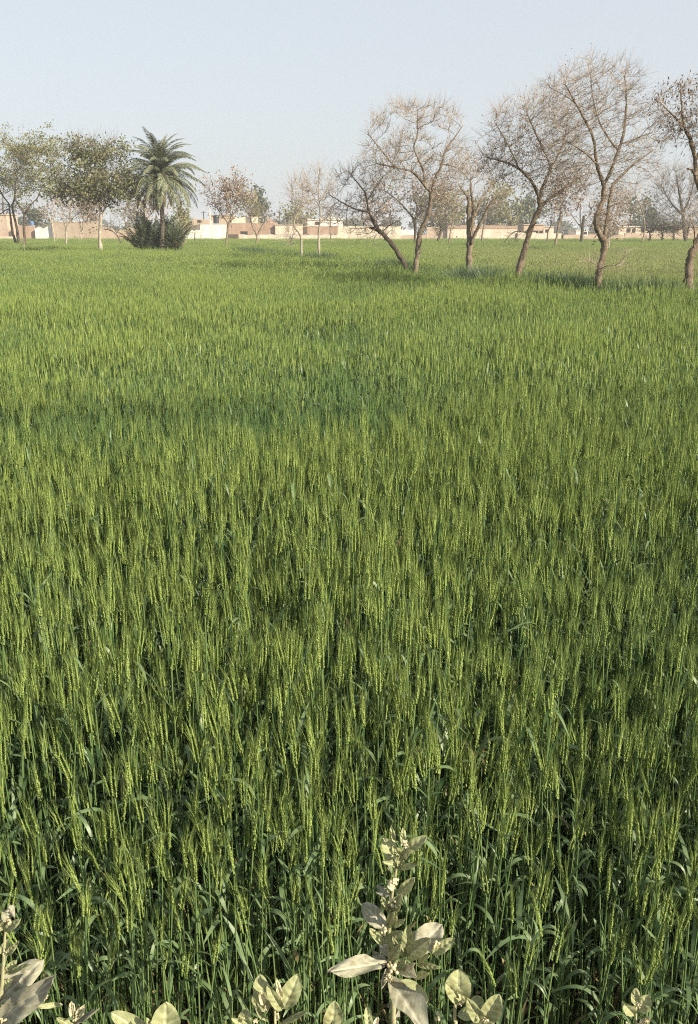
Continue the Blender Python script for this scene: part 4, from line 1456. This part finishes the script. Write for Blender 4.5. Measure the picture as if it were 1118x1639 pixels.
# near: single plants
Y0, YT, Y1, Y2, Y3 = 1.05, 1.80, 6.30, 24.0, 127.5
dens = 980
nn = int(dens * (YT - Y0) * 9.0)
x = rg.uniform(-4.5, 4.5, nn)
y = rg.uniform(Y0, YT, nn)
keep = (np.abs(x) < .42 * y + 1.6) & (y > front(x)) & (rg.random(nn) < np.clip(.25 + (y - front(x)) * 2.2, 0, 1))
x, y = x[keep], y[keep]
gr = growth(x, y)
edge = np.clip((y - front(x)) / .55, 0, 1)
sz = (1 + (gr - .5) * .44) * (.80 + .20 * edge) * rg.normal(1, .045, len(x))
near = dict(x=x, y=y, v=rg.integers(0, NEAR, len(x)), rx=rg.normal(0, .045, len(x)), ry=rg.normal(0, .045, len(x)), rz=rg.uniform(0, 6.28, len(x)),
            sx=rg.uniform(.85, 1.05, len(x)), sz=sz, p=np.clip((.51 - gr) * 3.4, 0, 1), r=np.zeros(len(x)))


def tiles(y0, y1, T, v0, nv, over=1.0):
    out = []
    ny = int((y1 - y0) / T)
    for j in range(ny):
        yc = y0 + (j + .5) * T
        half = .44 * yc + min(4.0, 1.5 + yc * .3)
        m = int(half / T) + 1
        xc = (np.arange(-m, m + 1) + (.5 if j % 2 else 0)) * T
        out.append(np.stack([xc + rg.uniform(-.05, .05, len(xc)) * T, np.full(len(xc), yc) + rg.uniform(-.05, .05, len(xc)) * T], 1))
    a = np.concatenate(out)
    n = len(a)
    gr = growth(a[:, 0], a[:, 1])
    return dict(x=a[:, 0], y=a[:, 1], v=rg.integers(v0, v0 + nv, n), rx=rg.normal(0, .02, n), ry=rg.normal(0, .02, n), rz=rg.integers(0, 4, n) * math.pi / 2,
                sx=np.full(n, 1.06), sz=(1 + (gr - .5) * .44) * rg.normal(1, .012, n), p=np.clip((.51 - gr) * 3.4, 0, 1) * (.5 + .5 * np.clip((16 - a[:, 1]) / 10, 0, 1)), r=ripeness(a[:, 0], a[:, 1]))


fore = tiles(YT, Y1, NT, NEAR, NTV)
mid = tiles(Y1, Y2, MT, NEAR + NTV, MID)
far = tiles(Y2 - .3, Y3, FT, NEAR + NTV + MID, FAR)

# the wheat plants nearest the camera stand as plants of their own
u_ = 559 + near['x'] / (near['y'] * _ct + (CAM_H - .8) * _st) * FOC
inview = np.where((u_ > 6) & (u_ < 1112) & (near['y'] > 1.27))[0]
order = inview[np.argsort(near['y'][inview])]
HERO = set(int(i) for i in order[:300])
pm = []
for i, (sg, eg, lv) in enumerate(parts_near):
    pm.append((sg.mesh('stem', WM), eg.mesh('ear', WM) if eg.n else None, [l.mesh('leaf', WM) for (l, b) in lv]))
for i in sorted(HERO):
    v = int(near['v'][i])
    e = empty('wheat_plant', (near['x'][i], near['y'][i], 0), 'green bearded wheat plant standing in the front edge of the field', 'wheat', 'wheat plants along the front edge')
    e.rotation_euler = (near['rx'][i], near['ry'][i], near['rz'][i])
    e.scale = (near['sx'][i], near['sx'][i], near['sz'][i])
    ob('stem', pm[v][0], e)
    if pm[v][1]:
        ob('ear', pm[v][1], e)
    for l in pm[v][2]:
        ob('leaf', l, e)
sel = np.array([i not in HERO for i in range(len(near['x']))])
near = {k: a[sel] for k, a in near.items()}
allp = {k: np.concatenate([near[k], fore[k], mid[k], far[k]]) for k in near}
ng = bpy.data.node_groups.new('wheat_scatter', 'GeometryNodeTree')
ng.interface.new_socket('Geometry', in_out='INPUT', socket_type='NodeSocketGeometry')
ng.interface.new_socket('Geometry', in_out='OUTPUT', socket_type='NodeSocketGeometry')
gi, go = ng.nodes.new('NodeGroupInput'), ng.nodes.new('NodeGroupOutput')
ci = ng.nodes.new('GeometryNodeCollectionInfo')
ci.inputs['Collection'].default_value = lib
ci.inputs['Separate Children'].default_value = True
ci.inputs['Reset Children'].default_value = True
iop = ng.nodes.new('GeometryNodeInstanceOnPoints')
iop.inputs['Pick Instance'].default_value = True


def named(nm, typ):
    q = ng.nodes.new('GeometryNodeInputNamedAttribute')
    q.data_type = typ
    q.inputs['Name'].default_value = nm
    return q.outputs['Attribute']


mp_ = ng.nodes.new('GeometryNodeMeshToPoints')
e2r = ng.nodes.new('FunctionNodeEulerToRotation')
L_ = ng.links.new
L_(gi.outputs[0], mp_.inputs['Mesh'])
L_(mp_.outputs[0], iop.inputs['Points'])
L_(ci.outputs[0], iop.inputs['Instance'])
L_(named('vid', 'INT'), iop.inputs['Instance Index'])
L_(named('rot', 'FLOAT_VECTOR'), e2r.inputs[0])
L_(e2r.outputs[0], iop.inputs['Rotation'])
L_(named('scl', 'FLOAT_VECTOR'), iop.inputs['Scale'])
L_(iop.outputs[0], go.inputs[0])


def scatter(name, pts):
    n = len(pts['x'])
    pme = bpy.data.meshes.new(name)
    pme.vertices.add(n)
    pme.vertices.foreach_set('co', np.stack([pts['x'], pts['y'], np.zeros(n)], 1).astype(np.float32).ravel())

    def attr(nm, typ, arr):
        a = pme.attributes.new(nm, typ, 'POINT')
        a.data.foreach_set('vector' if typ == 'FLOAT_VECTOR' else 'value', arr.ravel())
    attr('rot', 'FLOAT_VECTOR', np.stack([pts['rx'], pts['ry'], pts['rz']], 1).astype(np.float32))
    attr('scl', 'FLOAT_VECTOR', np.stack([pts['sx'], pts['sx'], pts['sz']], 1).astype(np.float32))
    attr('vid', 'INT', pts['v'].astype(np.int32))
    attr('patch', 'FLOAT', pts['p'].astype(np.float32))
    attr('ripe', 'FLOAT', pts['r'].astype(np.float32))
    o = ob(name, pme)
    md = o.modifiers.new('scatter', 'NODES')
    md.node_group = ng
    return o


tag(scatter('wheat_field', allp), 'dense field of green wheat in ear reaching back to the village walls', 'wheat', kind='stuff')

# rank dark grass on the low bund that runs through the tree row
GV = 4
for i in range(GV):
    rgg = np.random.default_rng(950 + i)
    g = Geo()
    for k in range(120):
        V, Q = blade_geo(rgg, rgg.uniform(.55, 1.12), .016, rgg.uniform(.02, .3), rgg.uniform(.3, 1.3), 4, rgg.uniform(0, 6.28))
        g.add(V + np.array((rgg.normal(0, .17), rgg.normal(0, .17), 0)), None, Q, 0)
    lib.objects.link(bpy.data.objects.new('wheat_%02d' % vid, g.mesh('grass_tuft', [mat_plant('bund_grass_%d' % i, (0.05, 0.09, 0.045), (0.07, 0.115, 0.055), (0.10, 0.145, 0.065), .2, .5, .4)])))
    vid += 1
gx, gy = [], []
for q in range(2200):
    x_ = rg.uniform(BX[0], BX[-1])
    off = rg.normal(-.1, .55)
    y_ = float(bund_y(x_)) + off
    if vnoise(x_ * .8 + 50, y_ * .5) > .36 + .3 * abs(off):
        gx.append(x_)
        gy.append(y_)
gx, gy = np.array(gx), np.array(gy)
n = len(gx)
tag(scatter('bund_grass', dict(x=gx, y=gy, v=rg.integers(vid - GV, vid, n), rx=rg.normal(0, .05, n), ry=rg.normal(0, .05, n), rz=rg.uniform(0, 6.28, n), sx=rg.uniform(.9, 1.2, n), sz=rg.uniform(.95, 1.22, n), p=np.zeros(n), r=np.zeros(n))),
    'darker rank grass growing along the bund through the row of bare trees', 'grass', kind='stuff')


# ------------------------------------------------------------------ milkweed plants on the bank in front
def mat_milk(name, c1, c2, vein, felt):
    m, nt, out = new_mat(name)
    at = N(nt, 'ShaderNodeAttribute', attribute_name='vein')
    v = coords(nt)
    f = noise(nt, 22, 6, .65, v)
    col = ramp(nt, f, [(.3, c1), (.7, c2)])
    f3 = noise(nt, 60, 4, .7, v)
    spots = ramp(nt, f3, [(.50, (1, 1, 1)), (.72, (.66, .58, .45))])
    col = mixc(nt, 1.0, col, spots, 'MULTIPLY')
    col = mixc(nt, at.outputs['Fac'], col, vein)
    bsdf(nt, out, col, .75, .25, bump=noise(nt, 90, 4, .6, v), bstr=.35, bdist=.002, trans=.18)
    return m


MK = {'y': mat_milk('milkweed_green', (.22, .25, .12), (.38, .40, .21), (.57, .57, .36), .3),
      'p': mat_milk('milkweed_dusty', (.23, .235, .17), (.37, .36, .275), (.54, .52, .41), .3),
      's': mat_milk('milkweed_stem', (.36, .36, .20), (.48, .45, .28), (.5, .48, .3), .3),
      'b': mat_milk('milkweed_bud', (.52, .48, .30), (.66, .60, .42), (.6, .58, .4), .3)}


def milk_leaf(base, tip, wid, facing, mat, fold=.25, curl=.15, wav=.0, seed=0, org=None):
    """obovate leathery leaf with midrib and side veins; facing = direction its upper face looks"""
    rg = np.random.default_rng(seed)
    base, tip = np.array(base), np.array(tip)
    ax = tip - base
    L = np.linalg.norm(ax)
    ax = ax / L
    nrm = unit(np.array(facing) - ax * np.dot(facing, ax))
    sd = np.cross(ax, nrm)
    nt_, ns = 24, 6
    en = rg.uniform(.965, 1.02, 2 * nt_ + 4)
    V, vein = [], []
    ph = rg.uniform(0, 6.28)
    for i in range(nt_ + 1):
        t = i / nt_
        prof = (math.sin(math.pi * min(t, .995) ** 1.05) ** .52) if 0 < t < 1 else 0
        if t > .86:
            prof = min(prof, .78 * ((1 - t) / .14) ** .62)
        if t < .12:
            prof = max(prof, .34 * (t / .12) ** .5) if t > 0 else .10
        if t == 1:
            prof = .02
        h = wid * .5 * prof
        for j in range(-ns, ns + 1):
            s = j / ns
            a = abs(s)
            hh_ = h * (en[i] if j < 0 else en[nt_ + i]) if a > .6 else h
            off = sd * hh_ * s * math.cos(fold * a) + nrm * (h * a * math.sin(fold) - curl * L * (t - .35) ** 2 + 0.0038 * math.sin(ph + t * 9 + s * 2.5) * (wav + .3) * a + .0012 * math.cos(2 * math.pi * (i - abs(j) * .8) / 5) * (1 - a) * prof)
            if j == 0:
                off = off - nrm * .0016
            V.append(base + ax * L * t + off)
            vv = 1.0 if j == 0 else 0.0
            if a > 0 and ((i + 2 * nt_ - int(abs(j) * .8)) % 5 == 0):
                vv = .42
            vein.append(vv * .8)
    w = 2 * ns + 1
    Q = [(i * w + j, i * w + j + 1, (i + 1) * w + j + 1, (i + 1) * w + j) for i in range(nt_) for j in range(w - 1)]
    V = np.array(V)
    if org is not None:
        V = V - org
    me = mesh_np('leaf', V, np.array(Q), [mat], smooth=True)
    a = me.attributes.new('vein', 'FLOAT', 'POINT')
    a.data.foreach_set('value', np.array(vein, np.float32))
    return me


def bud_cluster(c, r, seed, n=9):
    rg = np.random.default_rng(seed)
    g = Geo()
    for k in range(n):
        dv = unit(rg.normal(0, 1, 3) + np.array((0, -.3, .7)))
        p = c + dv * r * rg.uniform(.4, 1)
        s = r * rg.uniform(.3, .5)
        V, Q = lathe([(.001, -s), (s * .6, -s * .7), (s, 0), (s * .75, s * .6), (.001, s * 1.1)], 7)
        q = np.array(Vector((0, 0, 1)).rotation_difference(Vector(dv)).to_matrix())
        g.add(V @ q.T + p, None, Q)
    return g.mesh('bud_cluster', [MK['b']], smooth=True)


def milkweed(label, d, stem, leaves, buds, seed):
    """stem: [(px, py, radius px)], leaves: (base px,py, tip px,py, width px, mat, depth of tip, tilt), all at distance about d"""
    sc = lambda py: d / math.cos(TH) / FOC * 1.0
    def PT(px, py, dd=0):
        return P(px, py, d + dd)
    b = PT(*stem[-1][:2])
    gz = .36
    org = np.array((b[0], d, gz))
    root = empty('milkweed_plant', tuple(org), label, 'milkweed')
    ppm = 1400 / (d * 1.22)
    pts = [(*(PT(px, py, .0) - org), r / ppm) for (px, py, r) in stem][::-1]
    pts = [(pts[0][0] * .6, .01, -.05, pts[0][3] * 1.15)] + pts
    q = resample(pts, .02)
    V, Q, T = tube(q[:, :3], q[:, 3], 8)
    ob('stem', mesh_np('stem', V, [Q, T], [MK['s']], smooth=True), root)
    for k, (bx, by, tx, ty, w, m, dd, tilt) in enumerate(leaves):
        base, tip = PT(bx, by, 0), PT(tx, ty, dd)
        view = unit(np.array((0, 0, CAM_H)) - base)
        fx = unit(view + np.array((tilt, 0, .15)))
        me = milk_leaf(base, tip, 1.1 * w / ppm, fx, MK[m], fold=.30 + .3 * ((k * 7) % 5) / 5, curl=.06 + .14 * ((k * 3) % 4) / 4, wav=1.5 if m == 'p' else .15, seed=seed * 40 + k, org=org)
        o = ob('leaf', me, root)
        if m == 'p':
            o['label'] = 'dusty greyish pink ageing leaf'
    for k, (px, py, r) in enumerate(buds):
        ob('bud_cluster', bud_cluster(PT(px, py, -.02) - org, r / ppm, seed * 7 + k), root)
    return root


def z1(X_, Y_):
    return 500 + X_ / 4.3, 1320 + Y_ / 4.3


ML = []
for (bx, by, tx, ty, w, m, dd, tl_) in (
        (592, 285, 492, 88, 100, 'y', .02, -.1), (618, 195, 782, 86, 78, 'y', -.01, .2), (590, 292, 500, 255, 34, 'y', -.03, 0), (590, 300, 722, 276, 40, 'y', -.03, 0),
        (575, 125, 542, 12, 34, 'y', .0, -.3), (622, 130, 628, 18, 40, 'y', 0, .2), (605, 292, 606, 215, 52, 'y', -.02, .1),
        (598, 486, 702, 372, 82, 'y', -.01, .1), (540, 490, 452, 440, 62, 'p', .02, -.2), (535, 610, 606, 500, 88, 'y', -.03, .1), (530, 470, 545, 375, 46, 'y', 0, -.1),
        (512, 715, 345, 545, 125, 'p', .02, -.1), (545, 700, 575, 600, 54, 'y', -.02, .1), (550, 700, 632, 655, 44, 'y', -.02, .3), (520, 600, 480, 500, 50, 'y', 0, -.2),
        (503, 822, 398, 722, 56, 'y', -.02, -.3), (505, 820, 622, 735, 78, 'y', -.02, .0), (488, 770, 490, 715, 34, 'b', -.02, 0),
        (662, 890, 900, 688, 165, 'p', .03, .1), (648, 905, 668, 695, 88, 'y', -.005, -.1), (650, 915, 802, 795, 110, 'y', -.05, .2), (640, 918, 552, 797, 46, 'y', -.03, -.3),
        (826, 892, 978, 782, 82, 'y', .0, .2), (730, 935, 800, 905, 50, 'y', -.02, .1), (720, 962, 875, 985, 48, 'y', -.02, .0),
        (525, 945, 125, 1002, 115, 'p', -.05, -.55), (530, 960, 420, 885, 60, 'p', .02, -.1), (596, 985, 712, 1040, 96, 'b', -.04, .1), (690, 1052, 800, 1022, 52, 'y', -.03, .1),
        (530, 1062, 785, 1420, 200, 'p', -.08, .5), (600, 1075, 800, 1230, 120, 'y', .0, .3),
        (535, 600, 600, 560, 60, 'y', -.03, .3), (520, 690, 560, 610, 60, 'y', -.03, .1), (520, 900, 470, 800, 70, 'p', .02, -.2), (540, 930, 600, 840, 70, 'y', -.03, .1), (530, 830, 570, 770, 60, 'y', -.02, 0),
        (560, 1000, 640, 930, 80, 'y', -.01, .2), (540, 1020, 480, 1110, 70, 'p', -.03, -.2), (600, 210, 560, 150, 60, 'y', -.02, -.1), (605, 230, 660, 180, 60, 'y', -.03, .2), (570, 440, 520, 390, 55, 'b', -.02, -.1), (550, 560, 490, 545, 50, 'y', -.02, -.2),
        (620, 1180, 560, 1330, 110, 'p', .03, -.3), (640, 1010, 700, 960, 60, 'b', -.03, .1)):
    b, t = z1(bx, by), z1(tx, ty)
    ML.append((b[0], b[1], t[0], t[1], w / 4.3, m, dd, tl_))
milkweed('tallest dusty milkweed plant standing in the centre of the front edge', 1.0,
         [(639, 1372, 1.6), (632, 1405, 2.0), (627, 1440, 2.4), (623, 1480, 2.8), (624, 1530, 3.2), (626, 1580, 4.0), (630, 1650, 4.8)],
         ML, [(648, 1350, 6), (631, 1411, 8), (632, 1444, 7), (698, 1512, 6), (628, 1553, 9), (622, 1565, 7), (700, 1628, 6), (614, 1487, 5)], 1)


def zl(X_, Y_):
    return X_ / 7.45, 1440 + Y_ / 7.45


LL = []
for (bx, by, tx, ty, w, m, dd, tl_) in ((100, 265, 108, 78, 150, 'p', 0, 0), (60, 380, 222, 250, 100, 'y', -.02, .2), (50, 360, -60, 250, 110, 'y', -.01, -.2), (20, 640, 100, 480, 100, 'y', 0, .1), (70, 670, 222, 498, 80, 'y', -.01, .2),
                                       (60, 880, 185, 735, 90, 'y', 0, .2), (90, 890, 335, 775, 66, 'y', -.02, .1), (20, 1060, 145, 945, 100, 'y', 0, .1), (20, 880, -120, 760, 100, 'y', 0, -.1),
                                       (-30, 1230, 490, 725, 330, 'p', .02, -.1), (-40, 1480, 610, 968, 300, 'p', -.04, .25), (0, 1250, -250, 1100, 200, 'p', 0, -.2), (420, 1280, 755, 1250, 70, 'y', .01, .1)):
    b, t = zl(bx, by), zl(tx, ty)
    LL.append((b[0], b[1], t[0], t[1], w / 7.45, m, dd, tl_))
milkweed('dusty milkweed plant with two big grey leaves at the bottom left corner', .97,
         [(11, 1472, 1.6), (8, 1500, 2.2), (6, 1540, 2.8), (3, 1590, 3.4), (2, 1650, 4.4)], LL, [(13, 1474, 5), (9, 1526, 4), (72, 1597, 6), (4, 1634, 5)], 2)
milkweed('tiny milkweed shoot just right of the big grey leaves at bottom left', .96,
         [(121, 1622, 1.2), (122, 1660, 2.0)], [(118, 1630, 114, 1603, 11, 'b', 0, -.2), (123, 1630, 135, 1609, 13, 'b', 0, .2), (121, 1630, 126, 1607, 9, 'y', .01, .1), (116, 1642, 152, 1618, 9, 'p', -.02, .2), (118, 1644, 92, 1630, 12, 'y', -.02, -.2)], [(121, 1630, 4)], 3)
milkweed('milkweed shoot cut by the bottom edge showing one broad green leaf tip', .93,
         [(258, 1648, 2.0), (258, 1690, 3.0)], [(262, 1672, 266, 1606, 50, 'y', 0, .1), (250, 1668, 180, 1621, 32, 'y', 0, -.1), (256, 1668, 236, 1632, 14, 'y', -.01, 0)], [(240, 1640, 3)], 4)
milkweed('milkweed plant with two upright oval leaves at the bottom left of centre', .96,
         [(440, 1612, 1.8), (441, 1640, 2.6), (441, 1690, 3.4)],
         [(425, 1620, 416, 1561, 30, 'y', .01, -.1), (453, 1616, 478, 1560, 33, 'y', .01, .2), (452, 1617, 429, 1579, 20, 'y', -.02, -.2), (451, 1604, 443, 1567, 9, 'b', -.01, 0), (428, 1636, 404, 1598, 12, 'y', -.03, -.3),
          (391, 1645, 394, 1616, 22, 'y', 0, -.1), (450, 1640, 490, 1619, 10, 'y', -.02, .2), (400, 1648, 372, 1630, 14, 'y', -.01, -.2), (424, 1612, 417, 1588, 11, 'b', -.02, 0)],
         [(446, 1627, 5), (409, 1634, 4), (425, 1614, 3)], 5)
milkweed('milkweed shoot cut by the bottom edge left of the tallest milkweed', .94,
         [(530, 1648, 1.8), (532, 1690, 2.6)], [(529, 1654, 537, 1604, 31, 'y', 0, .1), (540, 1665, 598, 1668, 18, 'y', 0, .2), (592, 1650, 588, 1611, 15, 'y', .02, 0), (596, 1652, 606, 1628, 9, 'b', .01, .1)], [(532, 1650, 4)], 6)
milkweed('milkweed plant with a cupped oval leaf and spreading pair right of the tallest', .97,
         [(729, 1600, 2.2), (728, 1630, 3.0), (728, 1690, 3.8)],
         [(733, 1609, 735, 1551, 42, 'y', .02, 0), (743, 1604, 716, 1577, 24, 'y', -.03, -.2), (776, 1636, 799, 1594, 36, 'y', .0, .2), (775, 1640, 749, 1602, 22, 'y', -.03, -.2), (768, 1622, 761, 1593, 24, 'y', .02, 0),
          (733, 1624, 764, 1622, 20, 'y', -.01, .2), (748, 1650, 790, 1640, 22, 'y', -.02, 0), (741, 1601, 733, 1582, 9, 'b', -.02, 0)],
         [(738, 1606, 4), (776, 1632, 5)], 7)
milkweed('small milkweed shoot with three cupped leaves near the bottom right', .97,
         [(1018, 1612, 1.5), (1018, 1640, 2.4), (1018, 1690, 3.0)], [(1018, 1612, 1018, 1581, 15, 'y', .01, 0), (1021, 1619, 1040, 1594, 25, 'y', 0, .2), (1015, 1623, 998, 1606, 21, 'y', -.01, -.2), (1024, 1644, 1040, 1630, 14, 'b', -.02, .1)], [(1022, 1610, 4), (1034, 1636, 5), (1004, 1640, 4)], 8)


# ------------------------------------------------------------------ haze: one closed box of pale air round the whole place
bpy.context.view_layer.update()
zmax = max((o.matrix_world @ Vector(c))[2] for o in S.objects if o.type == 'MESH' for c in o.bound_box) + .6
print('haze top', zmax)
V, Q = prism(-830, 830, -830, 830, zmax, -1.2)
V2, Q2 = V, np.vstack([Q, [(0, len(V) // 2, len(V) // 2 + 1, 1)]])
hz = ob('haze', mesh_np('haze', V2, Q2))
m, nt, out = new_mat('haze_air')
pv = N(nt, 'ShaderNodeVolumePrincipled')
pv.inputs['Color'].default_value = (.90, .94, 1.0, 1)
pv.inputs['Density'].default_value = 0.0008
pv.inputs['Anisotropy'].default_value = 0.0
nt.links.new(pv.outputs[0], out.inputs['Volume'])
hz.data.materials.append(m)
tag(hz, 'thin pale haze lying over the fields and village', 'haze', kind='stuff')
